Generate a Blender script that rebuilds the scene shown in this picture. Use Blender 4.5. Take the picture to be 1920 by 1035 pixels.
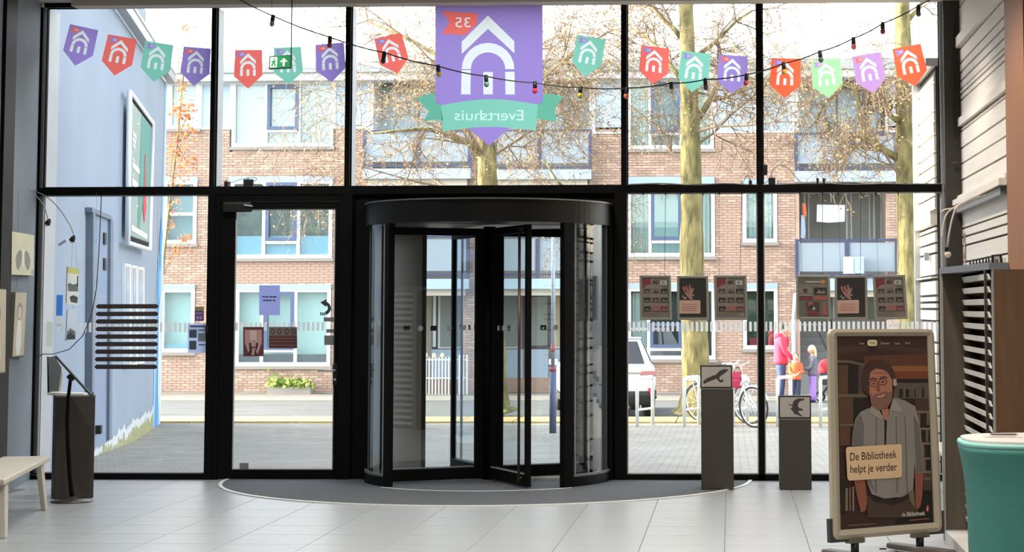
import bpy, bmesh, math, random
from mathutils import Vector, Matrix
for _o in list(bpy.data.objects):
    bpy.data.objects.remove(_o, do_unlink=True)
SC = bpy.context.scene
COL = SC.collection
RND = random.Random(7)

# ------------------------------------------------------------------ camera, world, sun, exposure
F, D, H = 3600.0, 19.459, 1.7187                # focal length in pixels of 1920, distance to the facade, eye height
CX, CY = 1222.80, 297.84
YAW, PITCH, ROLL = math.radians(2.3272), math.radians(4.4543), math.radians(-0.1001)
FW = Vector((-math.sin(YAW)*math.cos(PITCH), math.cos(YAW)*math.cos(PITCH), math.sin(PITCH)))
_r = Vector((math.cos(YAW), math.sin(YAW), 0)); _u = _r.cross(FW)
RT = math.cos(ROLL)*_r + math.sin(ROLL)*_u
UP = -math.sin(ROLL)*_r + math.cos(ROLL)*_u
EYE = Vector((0, -D, H))
cam = bpy.data.objects.new('camera', bpy.data.cameras.new('camera'))
COL.objects.link(cam)
cam.data.sensor_fit = 'HORIZONTAL'; cam.data.sensor_width = 36.0
cam.data.lens = F*36.0/1920.0
cam.data.shift_x = (960-CX)/1920.0
cam.data.shift_y = (CY-517.5)/1920.0
cam.data.clip_end = 500
cam.matrix_world = Matrix(((RT.x, UP.x, -FW.x, EYE.x), (RT.y, UP.y, -FW.y, EYE.y), (RT.z, UP.z, -FW.z, EYE.z), (0, 0, 0, 1)))
SC.camera = cam

SC.view_settings.view_transform = 'Standard'
SC.view_settings.look = 'None'
SC.view_settings.gamma = 1.0
SC.view_settings.use_curve_mapping = False
SC.view_settings.exposure = 0.4

SUN_AZ = math.radians(180.0)      # the sun stands to the left of the photograph
SUN_EL = math.radians(26.0)
world = bpy.data.worlds.new('world'); SC.world = world
world.use_nodes = True
wn = world.node_tree.nodes; wl = world.node_tree.links
bg = wn['Background']
sky = wn.new('ShaderNodeTexSky')
sky.sky_type = 'NISHITA'
sky.sun_disc = False
sky.sun_elevation = SUN_EL
sky.sun_rotation = math.radians(-90.0)
sky.air_density = 1.0; sky.dust_density = 3.0; sky.ozone_density = 1.0
hs = wn.new('ShaderNodeHueSaturation'); hs.inputs['Saturation'].default_value = 0.32
wl.new(sky.outputs[0], hs.inputs['Color']); wl.new(hs.outputs[0], bg.inputs[0])
bg.inputs[1].default_value = 0.95

sd = bpy.data.lights.new('sun', 'SUN'); sun = bpy.data.objects.new('sun', sd); COL.objects.link(sun)
sd.energy = 10.0; sd.angle = math.radians(0.6); sd.color = (1.0, 0.84, 0.58)
_dir = Vector((math.cos(SUN_EL), -0.06, -math.sin(SUN_EL))).normalized()
sun.rotation_euler = _dir.to_track_quat('-Z', 'Y').to_euler()
sun.location = (-30, 8, 20)

def downlight(x, y, power, color, ang=130.0):          # ceiling downlights of the hall
    l = bpy.data.lights.new('downlight', 'SPOT'); l.spot_size = math.radians(ang); l.spot_blend = 0.6; l.shadow_soft_size = 0.12
    l.energy = power; l.color = color
    o = bpy.data.objects.new('downlight', l); COL.objects.link(o); o.location = (x, y, 4.78)
    return o
for _y, _p in ((-1.8, 150), (-4.4, 170), (-7.2, 270), (-10.4, 420), (-14.5, 300), (-19.0, 200)):
    for _x in (-4.9, -1.9, 1.0):
        if _y < -7 and _x < -4: continue
        downlight(_x, _y, _p, (1.0, 0.96, 0.90) if _x < 0 else (1.0, 0.91, 0.80))

# ------------------------------------------------------------------ helpers
def ray(px, py):
    return (FW*F + RT*(px-CX) - UP*(py-CY))
def P(px, py, Y):                 # the point of the plane at depth Y that the photograph shows at a pixel
    d = ray(px, py); return EYE + d*((Y+D)/d.y)
def PG(px, py, z=0.0):            # the same on a level plane
    d = ray(px, py); return EYE + d*((z-H)/d.z)
def PL(px, py, a, n):             # the same on any plane through a with normal n
    d = ray(px, py); return EYE + d*((a-EYE).dot(n)/d.dot(n))

def lin(c):
    return tuple(((x/255.0)/12.92 if x/255.0 <= 0.04045 else ((x/255.0+0.055)/1.055)**2.4) for x in c) + (1.0,)
MATS = {}
def M(name, rgb, rough=0.6, metal=0.0, var=0.0, scale=8.0, bump=0.0, spec=0.5, stretch=None):
    if name in MATS: return MATS[name]
    m = bpy.data.materials.new(name); m.use_nodes = True
    nt = m.node_tree; b = nt.nodes['Principled BSDF']
    c = lin(rgb)
    b.inputs['Base Color'].default_value = c
    b.inputs['Roughness'].default_value = rough; b.inputs['Metallic'].default_value = metal
    b.inputs['Specular IOR Level'].default_value = spec
    if var or bump:
        tc = nt.nodes.new('ShaderNodeTexCoord'); mp = nt.nodes.new('ShaderNodeMapping')
        nt.links.new(tc.outputs['Object'], mp.inputs[0])
        if stretch: mp.inputs['Scale'].default_value = stretch
        n = nt.nodes.new('ShaderNodeTexNoise'); n.inputs['Scale'].default_value = scale; n.inputs['Detail'].default_value = 5
        nt.links.new(mp.outputs[0], n.inputs['Vector'])
        if var:
            r = nt.nodes.new('ShaderNodeValToRGB')
            r.color_ramp.elements[0].position = 0.3; r.color_ramp.elements[1].position = 0.7
            r.color_ramp.elements[0].color = tuple(x*(1-var) for x in c[:3])+(1,)
            r.color_ramp.elements[1].color = tuple(min(1, x*(1+var)) for x in c[:3])+(1,)
            nt.links.new(n.outputs['Fac'], r.inputs[0]); nt.links.new(r.outputs[0], b.inputs['Base Color'])
        if bump:
            bp = nt.nodes.new('ShaderNodeBump'); bp.inputs['Strength'].default_value = bump; bp.inputs['Distance'].default_value = 0.01
            nt.links.new(n.outputs['Fac'], bp.inputs['Height']); nt.links.new(bp.outputs[0], b.inputs['Normal'])
    MATS[name] = m
    return m

def glass(name, r0, tint=(1, 1, 1), rough=0.0):
    m = bpy.data.materials.new(name); m.use_nodes = True; nt = m.node_tree
    nt.nodes.remove(nt.nodes['Principled BSDF']); out = nt.nodes['Material Output']
    tr = nt.nodes.new('ShaderNodeBsdfTransparent'); tr.inputs[0].default_value = tint+(1,)
    gl = nt.nodes.new('ShaderNodeBsdfGlossy'); gl.inputs['Roughness'].default_value = rough
    ge = nt.nodes.new('ShaderNodeNewGeometry')
    def mth(op, a, b=None):
        n = nt.nodes.new('ShaderNodeMath'); n.operation = op
        for i, x in enumerate((a, b)):
            if x is None: continue
            if isinstance(x, (int, float)): n.inputs[i].default_value = x
            else: nt.links.new(x, n.inputs[i])
        return n.outputs[0]
    dt = nt.nodes.new('ShaderNodeVectorMath'); dt.operation = 'DOT_PRODUCT'
    nt.links.new(ge.outputs['Normal'], dt.inputs[0]); nt.links.new(ge.outputs['Incoming'], dt.inputs[1])
    c = mth('ABSOLUTE', dt.outputs['Value'])
    f = mth('ADD', mth('MULTIPLY', mth('POWER', mth('SUBTRACT', 1.0, c), 5.0), 1-r0), r0)
    mx = nt.nodes.new('ShaderNodeMixShader')
    nt.links.new(f, mx.inputs[0]); nt.links.new(tr.outputs[0], mx.inputs[1]); nt.links.new(gl.outputs[0], mx.inputs[2])
    nt.links.new(mx.outputs[0], out.inputs[0])
    return m

def film(name, rgb, trans=0.75):      # thin coloured film or paper that lets daylight through
    m = bpy.data.materials.new(name); m.use_nodes = True; nt = m.node_tree
    nt.nodes.remove(nt.nodes['Principled BSDF']); out = nt.nodes['Material Output']
    c = lin(rgb)
    a = nt.nodes.new('ShaderNodeBsdfDiffuse'); a.inputs[0].default_value = c
    b = nt.nodes.new('ShaderNodeBsdfTranslucent'); b.inputs[0].default_value = c
    mx = nt.nodes.new('ShaderNodeMixShader'); mx.inputs[0].default_value = trans
    nt.links.new(a.outputs[0], mx.inputs[1]); nt.links.new(b.outputs[0], mx.inputs[2]); nt.links.new(mx.outputs[0], out.inputs[0])
    return m

def wloc(o):
    v = Vector((0, 0, 0))
    while o is not None:
        v = v + o.location; o = o.parent
    return v

class MB:
    def __init__(s): s.v = []; s.f = []; s.mi = []; s.m = 0; s.sm = False
    def add(s, vs, fs):
        b = len(s.v); s.v += [tuple(p) for p in vs]
        for f in fs: s.f.append(tuple(i+b for i in f)); s.mi.append(s.m)
        return s
    def box(s, x0, y0, z0, x1, y1, z1):
        x0, x1 = min(x0, x1), max(x0, x1); y0, y1 = min(y0, y1), max(y0, y1); z0, z1 = min(z0, z1), max(z0, z1)
        return s.add([(x0,y0,z0),(x1,y0,z0),(x1,y1,z0),(x0,y1,z0),(x0,y0,z1),(x1,y0,z1),(x1,y1,z1),(x0,y1,z1)],
                     [(0,3,2,1),(4,5,6,7),(0,1,5,4),(1,2,6,5),(2,3,7,6),(3,0,4,7)])
    def obox(s, c, ax, ay, az):       # a box from its centre and three half axes
        c = Vector(c); ax = Vector(ax); ay = Vector(ay); az = Vector(az)
        vs = [c+ax*i+ay*j+az*k for k in (-1, 1) for (i, j) in ((-1,-1),(1,-1),(1,1),(-1,1))]
        return s.add(vs, [(0,3,2,1),(4,5,6,7),(0,1,5,4),(1,2,6,5),(2,3,7,6),(3,0,4,7)])
    def slab(s, pts, n):              # a polygon given thickness along n
        k = len(pts); n = Vector(n)
        vs = [Vector(p) for p in pts]+[Vector(p)+n for p in pts]
        return s.add(vs, [tuple(range(k-1, -1, -1)), tuple(range(k, 2*k))]+[(i, (i+1)%k, k+(i+1)%k, k+i) for i in range(k)])
    def poly(s, pts): return s.add(pts, [tuple(range(len(pts)))])
    def tube(s, pts, r, n=8, cap=True, closed=False):
        pts = [Vector(p) for p in pts]; k = len(pts)
        rs = r if isinstance(r, (list, tuple)) else [r]*k
        vs = []; prev = None
        for i, p in enumerate(pts):
            if closed: t = pts[(i+1)%k]-pts[i-1]
            else: t = pts[min(i+1, k-1)]-pts[max(i-1, 0)]
            t = t.normalized() if t.length > 1e-9 else Vector((0,0,1))
            if prev is None:
                a = Vector((0,0,1)) if abs(t.z) < .9 else Vector((1,0,0))
                u = t.cross(a).normalized()
            else:
                u = prev - t*prev.dot(t)
                u = u.normalized() if u.length > 1e-6 else t.cross(Vector((0,0,1))).normalized()
            prev = u; w = t.cross(u)
            for j in range(n):
                an = 2*math.pi*j/n
                vs.append(p+(u*math.cos(an)+w*math.sin(an))*rs[i])
        fs = []
        for i in range(k if closed else k-1):
            i2 = (i+1)%k
            for j in range(n):
                j2 = (j+1)%n
                fs.append((i*n+j, i*n+j2, i2*n+j2, i2*n+j))
        if cap and not closed:
            fs.append(tuple(range(n-1, -1, -1))); fs.append(tuple((k-1)*n+j for j in range(n)))
        return s.add(vs, fs)
    def lathe(s, prof, c=(0,0,0), n=20, ex=1.0, ey=1.0, a0=0.0, a1=None):
        full = a1 is None; a1 = 2*math.pi if full else a1
        c = Vector(c); m = n if full else n+1; vs = []
        for (r, z) in prof:
            for j in range(m):
                an = a0+(a1-a0)*j/n
                vs.append(c+Vector((r*ex*math.cos(an), r*ey*math.sin(an), z)))
        fs = []
        for i in range(len(prof)-1):
            for j in range(n):
                j2 = (j+1)%m
                fs.append((i*m+j, i*m+j2, (i+1)*m+j2, (i+1)*m+j))
        if full:
            if prof[0][0] > 1e-6: fs.append(tuple(range(m-1, -1, -1)))
            if prof[-1][0] > 1e-6: fs.append(tuple((len(prof)-1)*m+j for j in range(m)))
        return s.add(vs, fs)
    def ball(s, c, rx, ry=None, rz=None, n=12, h=8):
        ry = rx if ry is None else ry; rz = rx if rz is None else rz
        c = Vector(c); vs = []; fs = []
        for i in range(h+1):
            th = math.pi*i/h
            for j in range(n):
                a = 2*math.pi*j/n
                vs.append(c+Vector((rx*math.sin(th)*math.cos(a), ry*math.sin(th)*math.sin(a), -rz*math.cos(th))))
        for i in range(h):
            for j in range(n):
                j2 = (j+1)%n; fs.append((i*n+j, i*n+j2, (i+1)*n+j2, (i+1)*n+j))
        return s.add(vs, fs)
    def arc(s, c, r0, r1, z0, z1, a0, a1, n=16):     # a curved wall or flat ring segment
        vs = []; fs = []
        for i in range(n+1):
            a = a0+(a1-a0)*i/n; ca, sa = math.cos(a), math.sin(a)
            for (r, z) in ((r0,z0),(r1,z0),(r1,z1),(r0,z1)):
                vs.append((c[0]+r*ca, c[1]+r*sa, z))
        for i in range(n):
            for j in range(4):
                j2 = (j+1)%4; fs.append((i*4+j, i*4+j2, i*4+4+j2, i*4+4+j))
        fs.append((0,1,2,3)); fs.append((n*4+3,n*4+2,n*4+1,n*4))
        return s.add(vs, fs)
    def build(s, name, mats, parent=None, smooth=False, bevel=0.0, kind=None):
        if not isinstance(mats, (list, tuple)): mats = [mats]
        off = wloc(parent) if parent is not None else Vector((0,0,0))
        if parent is None and s.v:
            xs = [p[0] for p in s.v]; ys = [p[1] for p in s.v]; zs = [p[2] for p in s.v]
            off = Vector(((min(xs)+max(xs))/2, (min(ys)+max(ys))/2, min(zs)))
        me = bpy.data.meshes.new(name)
        me.from_pydata([(p[0]-off.x, p[1]-off.y, p[2]-off.z) for p in s.v], [], s.f)
        for m in mats: me.materials.append(m)
        if len(mats) > 1: me.polygons.foreach_set('material_index', s.mi)
        bm = bmesh.new(); bm.from_mesh(me)
        bmesh.ops.remove_doubles(bm, verts=bm.verts, dist=1e-6) if smooth else None
        bmesh.ops.recalc_face_normals(bm, faces=bm.faces); bm.to_mesh(me); bm.free()
        if smooth: me.polygons.foreach_set('use_smooth', [True]*len(me.polygons))
        me.update()
        o = bpy.data.objects.new(name, me); COL.objects.link(o)
        if parent is not None: o.parent = parent
        else: o.location = off
        if bevel:
            b = o.modifiers.new('bevel', 'BEVEL'); b.width = bevel; b.segments = 2; b.limit_method = 'ANGLE'
        if kind: o['kind'] = kind
        return o

def tag(o, label, cat, group=None, kind=None):
    o['label'] = label
    if cat: o['category'] = cat
    if group: o['group'] = group
    if kind: o['kind'] = kind
    return o
def thing(name, loc, label=None, cat=None, group=None, kind=None):
    e = bpy.data.objects.new(name, None); COL.objects.link(e); e.location = Vector(loc)
    e.empty_display_size = 0.1
    if label: e['label'] = label
    if cat: e['category'] = cat
    if group: e['group'] = group
    if kind: e['kind'] = kind
    return e
def inst(src, name, parent, loc, rot=None, scale=None):     # shares the mesh of an alike piece
    o = bpy.data.objects.new(name, src.data); COL.objects.link(o); o.parent = parent; o.location = Vector(loc)-wloc(parent)
    if rot: o.rotation_euler = rot
    if scale: o.scale = scale
    return o
def copy_tree(o, parent=None):
    c = o.copy(); COL.objects.link(c); c.parent = parent
    for ch in list(o.children): copy_tree(ch, c)
    return c

def text_polys(body, bold=0.0):
    cu = bpy.data.curves.new('lettering', 'FONT'); cu.body = body; cu.size = 1.0
    cu.align_x = 'CENTER'; cu.align_y = 'CENTER'; cu.offset = bold; cu.resolution_u = 3
    ob = bpy.data.objects.new('lettering', cu); COL.objects.link(ob)
    dg = bpy.context.evaluated_depsgraph_get()
    me = bpy.data.meshes.new_from_object(ob.evaluated_get(dg))
    vs = [tuple(v.co) for v in me.vertices]; fs = [tuple(p.vertices) for p in me.polygons]
    bpy.data.objects.remove(ob); bpy.data.curves.remove(cu); bpy.data.meshes.remove(me)
    return vs, fs

def fill2d(loops):      # a flat sheet with the given outline and cut-outs, as vertices and triangles
    cu = bpy.data.curves.new('outline', 'CURVE'); cu.dimensions = '2D'; cu.fill_mode = 'BOTH'
    for lp in loops:
        sp = cu.splines.new('POLY'); sp.points.add(len(lp)-1); sp.use_cyclic_u = True
        for i, p in enumerate(lp): sp.points[i].co = (p[0], p[1], 0, 1)
    ob = bpy.data.objects.new('outline', cu); COL.objects.link(ob)
    me = bpy.data.meshes.new_from_object(ob.evaluated_get(bpy.context.evaluated_depsgraph_get()))
    vs = [tuple(v.co) for v in me.vertices]; fs = [tuple(p.vertices) for p in me.polygons]
    bpy.data.objects.remove(ob); bpy.data.curves.remove(cu); bpy.data.meshes.remove(me)
    return vs, fs
def loops_of(vs, fs):   # the outlines of flat lettering
    key = {}; ids = []
    for p in vs: ids.append(key.setdefault((round(p[0], 5), round(p[1], 5)), len(key)))
    pos = {v: k for k, v in key.items()}; cnt = {}
    for f in fs:
        for i in range(len(f)):
            a, b = ids[f[i]], ids[f[(i+1) % len(f)]]
            if a == b: continue
            if (b, a) in cnt: del cnt[(b, a)]
            else: cnt[(a, b)] = 1
    nx = {}
    for a, b in cnt: nx.setdefault(a, []).append(b)
    out = []
    while nx:
        a = next(iter(nx)); lp = [a]; c = a
        while c in nx:
            b = nx[c].pop()
            if not nx[c]: del nx[c]
            if b == lp[0]: break
            lp.append(b); c = b
        if len(lp) > 2: out.append([pos[i] for i in lp])
    return out

class Print:
    """flat print: polygons laid on a plane, each layer a hair above the one below"""
    def __init__(s, o, u, v, n):        # origin, full-width vector, full-height vector (downwards), outward normal
        s.o = Vector(o); s.u = Vector(u); s.v = Vector(v); s.n = Vector(n).normalized(); s.b = MB(); s.mats = []; s.k = 0; s.step = 0.0004
    def at(s, x, y, k): return s.o+s.u*x+s.v*y+s.n*(s.step*k)
    def use(s, m):
        if m not in s.mats: s.mats.append(m)
        s.b.m = s.mats.index(m); s.k += 1
    def poly(s, pts, m): s.use(m); s.b.poly([s.at(x, y, s.k) for (x, y) in pts]); return s
    def rect(s, x0, y0, x1, y1, m): return s.poly([(x0,y0),(x1,y0),(x1,y1),(x0,y1)], m)
    def rrect(s, x0, y0, x1, y1, r, m, asp=1.0):
        pts = []
        for (cx, cy, a) in ((x1-r, y0+r*asp, -90), (x1-r, y1-r*asp, 0), (x0+r, y1-r*asp, 90), (x0+r, y0+r*asp, 180)):
            for i in range(5):
                t = math.radians(a+90*i/4); pts.append((cx+r*math.cos(t), cy+r*asp*math.sin(t)))
        return s.poly(pts, m)
    def ell(s, cx, cy, rx, ry, m, n=20, a0=0, a1=360):
        return s.poly([(cx+rx*math.cos(math.radians(a0+(a1-a0)*i/n)), cy+ry*math.sin(math.radians(a0+(a1-a0)*i/n))) for i in range(n)], m)
    def ring(s, cx, cy, r0, r1, asp, m, a0, a1, n=16):
        s.use(m); o = []; i_ = []
        for i in range(n+1):
            t = math.radians(a0+(a1-a0)*i/n)
            o.append((cx+r1*math.cos(t), cy+r1*asp*math.sin(t))); i_.append((cx+r0*math.cos(t), cy+r0*asp*math.sin(t)))
        s.b.poly([s.at(x, y, s.k) for (x, y) in o+i_[::-1]]); return s
    def text(s, body, cx, cy, h, m, asp=1.0, mirror=False, bold=0.0, width=None, shear=0.0):
        vs, fs = text_polys(body, bold)
        xs = [p[0] for p in vs]; w = max(xs)-min(xs); mx = (max(xs)+min(xs))/2
        kx = h*asp if width is None else width/w
        s.use(m); sg = -1 if mirror else 1
        s.b.add([s.at(cx+sg*(p[0]-mx)*kx, cy-p[1]*h, s.k) for p in vs], fs); return s
    def fill(s, loops, m):
        vs, fs = fill2d([[(x*10, y*10) for (x, y) in lp] for lp in loops])
        s.use(m); s.b.add([s.at(p[0]/10, p[1]/10, s.k) for p in vs], fs); return s
    def build(s, name, parent=None, kind=None): return s.b.build(name, s.mats, parent, kind=kind)
# ------------------------------------------------------------------ materials
BLACK = M('black_metal', (10, 10, 11), 0.55, 0.0, spec=0.12)
DARKM = M('dark_metal', (34, 36, 40), 0.35, 0.3)
GREYAL = M('grey_aluminium', (176, 180, 182), 0.45, 0.2, var=0.05, scale=3)
STEEL = M('brushed_steel', (205, 204, 198), 0.35, 0.35)
WHITE = M('white_paint', (232, 232, 228), 0.5)
GLASS = glass('pane_glass', 0.028)
DOORGLASS = glass('door_glass', 0.07, (0.93, 0.96, 0.97))
PLASTIC = M('black_plastic', (18, 18, 19), 0.5)
WHITEPL = M('white_plastic', (225, 222, 212), 0.4)
CABLE_G = M('grey_cable', (150, 150, 146), 0.5)

# ------------------------------------------------------------------ room shell
XL = -7.12; SLOPE = -0.209                      # the left wall runs skew to the facade
def xl(Y): return XL + SLOPE*Y
WN = Vector((1, -SLOPE, 0)).normalized()
TILE = M('floor_tile', (158, 162, 164), 0.34, var=0.10, scale=2.2, bump=0.05, stretch=(0.6, 4, 1))
GROUT = M('grout', (112, 110, 107), 0.8)
floor = MB().box(-9, -24, -0.25, 4.2, 0.06, -0.004).build('floor', GROUT); floor['kind'] = 'structure'
tb = MB(); W_, R_ = 0.610, 0.605
tb.add([(0.0025,0.0025,-.004),(W_-.0025,0.0025,-.004),(W_-.0025,R_-.0025,-.004),(0.0025,R_-.0025,-.004),
        (0.0045,0.0045,0),(W_-.0045,0.0045,0),(W_-.0045,R_-.0045,0),(0.0045,R_-.0045,0)],
       [(4,5,6,7),(0,1,5,4),(1,2,6,5),(2,3,7,6),(3,0,4,7)])
tile0 = None
tx0 = PG(1358.6, 1031).x; ty0 = PG(1360, 1004.7).y
for j in range(-6, 12):
    for i in range(-14, 6):
        x, y = tx0+i*W_, ty0+j*R_
        if y < -7.6 or y > -0.02 or x < xl(min(y, 0))-0.6 or x > 3.0: continue
        if tile0 is None:
            tb2 = MB(); tb2.v = [(a+x, b+y, c) for (a, b, c) in tb.v]; tb2.f = tb.f; tb2.mi = tb.mi
            tile0 = tb2.build('floor_tile', TILE, floor)
            # keep the mesh local so that it can be shared
            off = Vector((x, y, 0))-floor.location
            for v in tile0.data.vertices: v.co -= off
            tile0.location = off
        else:
            inst(tile0, 'floor_tile', floor, (x, y, 0))
PLASTER = M('grey_wall_paint', (110, 120, 128), 0.7, var=0.04, scale=1.5)
lw = MB(); lw.slab([(xl(0), 0, 0), (xl(-6), -6, 0), (xl(-6), -6, 4.8), (xl(0), 0, 4.88)], -WN*0.2)
lw.box(xl(-6)-.2, -6, 0, xl(-6), -24, 4.88)
o = lw.build('wall_left', PLASTER); o['kind'] = 'structure'
WARM = M('warm_white_wall', (205, 198, 186), 0.8)
o = MB().box(-8, -24, 0, 4.4, -23.8, 4.88).build('wall_back', WARM); o['kind'] = 'structure'
CEIL = M('ceiling_paint', (196, 189, 178), 0.8)
o = MB().box(-9, -24, 4.88, 4.4, 0.3, 5.1).build('ceiling', CEIL); o['kind'] = 'structure'
o = MB().box(-6.72, -0.28, 4.812, 2.6, -0.052, 4.88).build('trim_1', CEIL); o['kind'] = 'structure'
# dark strip on the left wall
o = MB().slab([(xl(-1.72)+.004, -1.72, 0), (xl(-2.3)+.004, -2.3, 0), (xl(-2.3)+.004, -2.3, 4.8), (xl(-1.72)+.004, -1.72, 4.8)], WN*0.03).build('trim_2', BLACK); o['kind'] = 'structure'

# right wall of white planks of uneven width
XR = 2.32
PLANKW = M('white_washed_plank', (236, 229, 218), 0.65, var=0.06, scale=3, stretch=(1, .4, 6))
JOINT = M('dark_joint', (40, 34, 30), 0.9)
OCHRE = M('ochre_panel', (150, 90, 34), 0.55, var=0.06, scale=3, stretch=(4, 4, .5))
wr = MB().box(XR+.03, -4.6, 0, XR+.25, 0.0, 4.88).box(3.3, -24, 0, 3.6, -4.6, 4.88).box(XR+.1, -4.7, 0, 3.3, -4.6, 4.88).build('wall_right', JOINT); wr['kind'] = 'structure'
jy = [-8, 20, 75, 98, 125, 142, 158, 174, 183, 194, 226, 245, 252, 283, 312, 342, 370, 381, 400, 432, 448, 464, 494, 522, 540, 566, 592, 604, 630, 668, 690, 716, 752, 775, 800, 836, 862, 893]
proud = {2: .05, 10: .035, 16: .05}
zz = [H-(578-y)*-1/185.0 if False else H+(578-y)/185.0 for y in jy]
prng = random.Random(3)
for k in range(len(zz)-1):
    z1, z0 = zz[k], zz[k+1]
    t = proud.get(k, prng.uniform(0.0, .006))
    b = MB().box(XR-t, -3.52, max(z0, 0.002)+.010, XR+.031, -0.02, min(z1, 4.87)-.010)
    b.build('plank', PLANKW, wr)
# the brighter end strip and the ochre pillar in front of the planks
o = MB().box(XR-.03, -3.58, 0, XR+.1, -3.52, 4.8).build('trim_3', WHITE); o['kind'] = 'structure'
o = MB().box(XR-.045, -4.6, 0, XR+.1, -3.585, 4.8).build('trim_4', OCHRE); o['kind'] = 'structure'

# ------------------------------------------------------------------ facade
ZT = 4.83; ZTR0, ZTR1 = 2.886, 2.961
XA, XB, XC, XD = -5.30, -3.905, -1.07, 0.305
XE0, XE1 = 2.125, 2.335
ZT_ = ZT
front = thing('wall_front', (-2.5, 0, 0), kind='structure')
def fr(name, x0, y0, z0, x1, y1, z1, m=None): return MB().box(x0, y0, z0, x1, y1, z1).build(name, m or BLACK, front)
mw = .046
for x, w in ((XA, mw), (XB, mw+.004), (XC, mw), (XD, mw+.006)):
    fr('mullion', x-w/2, -.06, ZTR1-.005, x+w/2, .04, ZT)
    fr('mullion_fin', x-w/2+.004, .04, ZTR1, x+w/2-.004, .27, ZT, GREYAL)
fr('mullion', XD-.03, -.06, 0, XD+.03, .04, ZTR0)
fr('mullion', XA-.03, -.07, 0, XA+.045, .05, ZTR0)
fr('mullion', XB-.05, -.07, 0, XB+.06, .05, ZTR0)
fr('mullion', XC-.10, -.07, 0, XC+.024, .05, ZTR0)
fr('corner_post', -7.18, -.08, 0, -7.075, .06, ZT)
fr('corner_jamb', -7.085, .06, 0, -7.06, .37, ZT, GREYAL)
fr('corner_column', XE0+.03, -.16, 0, XE1+.02, .10, ZT, M('dark_column', (58, 54, 50), 0.6, var=.05, scale=2))
fr('corner_edge', XE0, -.05, 0, XE0+.03, .06, ZT, GREYAL)
fr('transom', -7.08, -.07, ZTR0, XE0, .05, ZTR1)
fr('head_rail', -7.08, -.05, ZT+.005, XE0, .05, ZT+.10)
fr('bottom_rail', -7.08, -.06, 0, XA, .05, .062)
fr('bottom_rail', XC, -.06, 0, XE0, .05, .062)
fr('outer_sill', -7.3, .05, -.03, 2.2, .40, .02, M('sill_concrete', (168, 168, 164), .8, var=.06, scale=4))
# solid black infill around the revolving door
fr('infill_panel', XB+.06, -.02, 0, -3.66, .03, ZTR0)
fr('infill_panel', -1.24, -.02, 0, XC-.09, .03, ZTR0)
fr('infill_panel', -3.66, -.02, 2.74, -1.24, .03, ZTR0)
# glass panes, each a window of its own
DOT = film('frosted_dot', (214, 216, 214), 0.6)
GASKET = M('light_gasket', (196, 198, 200), 0.5)
def window(n, x0, x1, z0, z1, band=None):
    w = thing('window_%d' % n, ((x0+x1)/2, 0, z0), kind='structure')
    MB().box(x0, -.006, z0, x1, .006, z1).build('pane', GLASS, w)
    g = MB(); t = .012
    g.box(x0, -.018, z0, x0+t, -.007, z1).box(x1-t, -.018, z0, x1, -.007, z1).box(x0+t, -.018, z0, x1-t, -.007, z0+t).box(x0+t, -.018, z1-t, x1-t, -.007, z1)
    g.build('gasket', GASKET if z0 < 1 else BLACK, w)
    if band:
        bm = MB(); x = band[0]; za, zb = H+(578-603)/185, H+(578-621)/185
        while x < band[1]-.027:
            bm.poly([(x, -.0065, zb), (x+.027, -.0065, zb), (x+.027, -.0065, za), (x, -.0065, za)]); x += .0490
        bm.build('safety_band', DOT, w, kind='stuff')
    return w
window(1, -7.06, XA-.025, ZTR1, ZT)
window(2, XA+.025, XB-.025, ZTR1, ZT)
window(3, XB+.025, XC-.025, ZTR1, ZT)
window(4, XC+.025, XD-.025, ZTR1, ZT)
window(5, XD+.027, XE0, ZTR1, ZT)
window(6, -7.06, XA-.03, .062, ZTR0, (-6.9, XA-.05))
window(7, XC+.024, XD-.03, .062, ZTR0, (XC+.03, XD-.035))
window(8, XD+.03, XE0, .062, ZTR0, (XD+.035, XE0-.01))

# hinged door in the facade
d1 = thing('door_1', (-4.58, 0, 0), kind='structure')
def fx(px): return P(px, 640, 0).x
def fz(py): return P(560, py, 0).z
dx0, dx1 = XA+.045, XB-.05
MB().box(dx0, -.06, 0, dx0+.05, .05, ZTR0).box(dx1-.03, -.06, 0, dx1, .05, ZTR0).box(dx0+.05, -.06, ZTR0-.07, dx1-.03, .05, ZTR0).build('jamb', BLACK, d1)
lx0, lx1 = dx0+.055, dx1-.035
gx0, gx1, gz0, gz1 = fx(440), fx(628), fz(880), fz(392)
leaf = MB().box(lx0, -.045, .01, gx0, .03, ZTR0-.075).box(gx1, -.045, .01, lx1, .03, ZTR0-.075)
leaf.box(gx0, -.045, .01, gx1, .03, gz0).box(gx0, -.045, gz1, gx1, .03, ZTR0-.075)
leaf = leaf.build('door_leaf', BLACK, d1, bevel=.003)
MB().box(gx0, -.014, gz0, gx1, -.004, gz1).build('pane', GLASS, leaf)
t = .012
MB().box(gx0, -.03, gz0, gx0+t, -.02, gz1).box(gx1-t, -.03, gz0, gx1, -.02, gz1).box(gx0+t, -.03, gz0, gx1-t, -.02, gz0+t).box(gx0+t, -.03, gz1-t, gx1-t, -.02, gz1).build('gasket', GASKET, leaf)
bm = MB(); x = gx0+.01
while x < gx1-.10: bm.poly([(x, -.015, fz(620)), (x+.027, -.015, fz(620)), (x+.027, -.015, fz(604)), (x, -.015, fz(604))]); x += .049
bm.build('safety_band', DOT, leaf, kind='stuff')
hx = fx(631)
MB().box(hx-.025, -.055, fz(722), hx+.025, -.045, fz(682)).build('lock_plate', DARKM, leaf, bevel=.003)
MB().tube([(hx, -.05, fz(694)), (hx, -.10, fz(694)), (hx-.03, -.105, fz(694)), (fx(601), -.105, fz(694))], .011, 10).build('lever_handle', STEEL, leaf, smooth=True)
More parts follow.
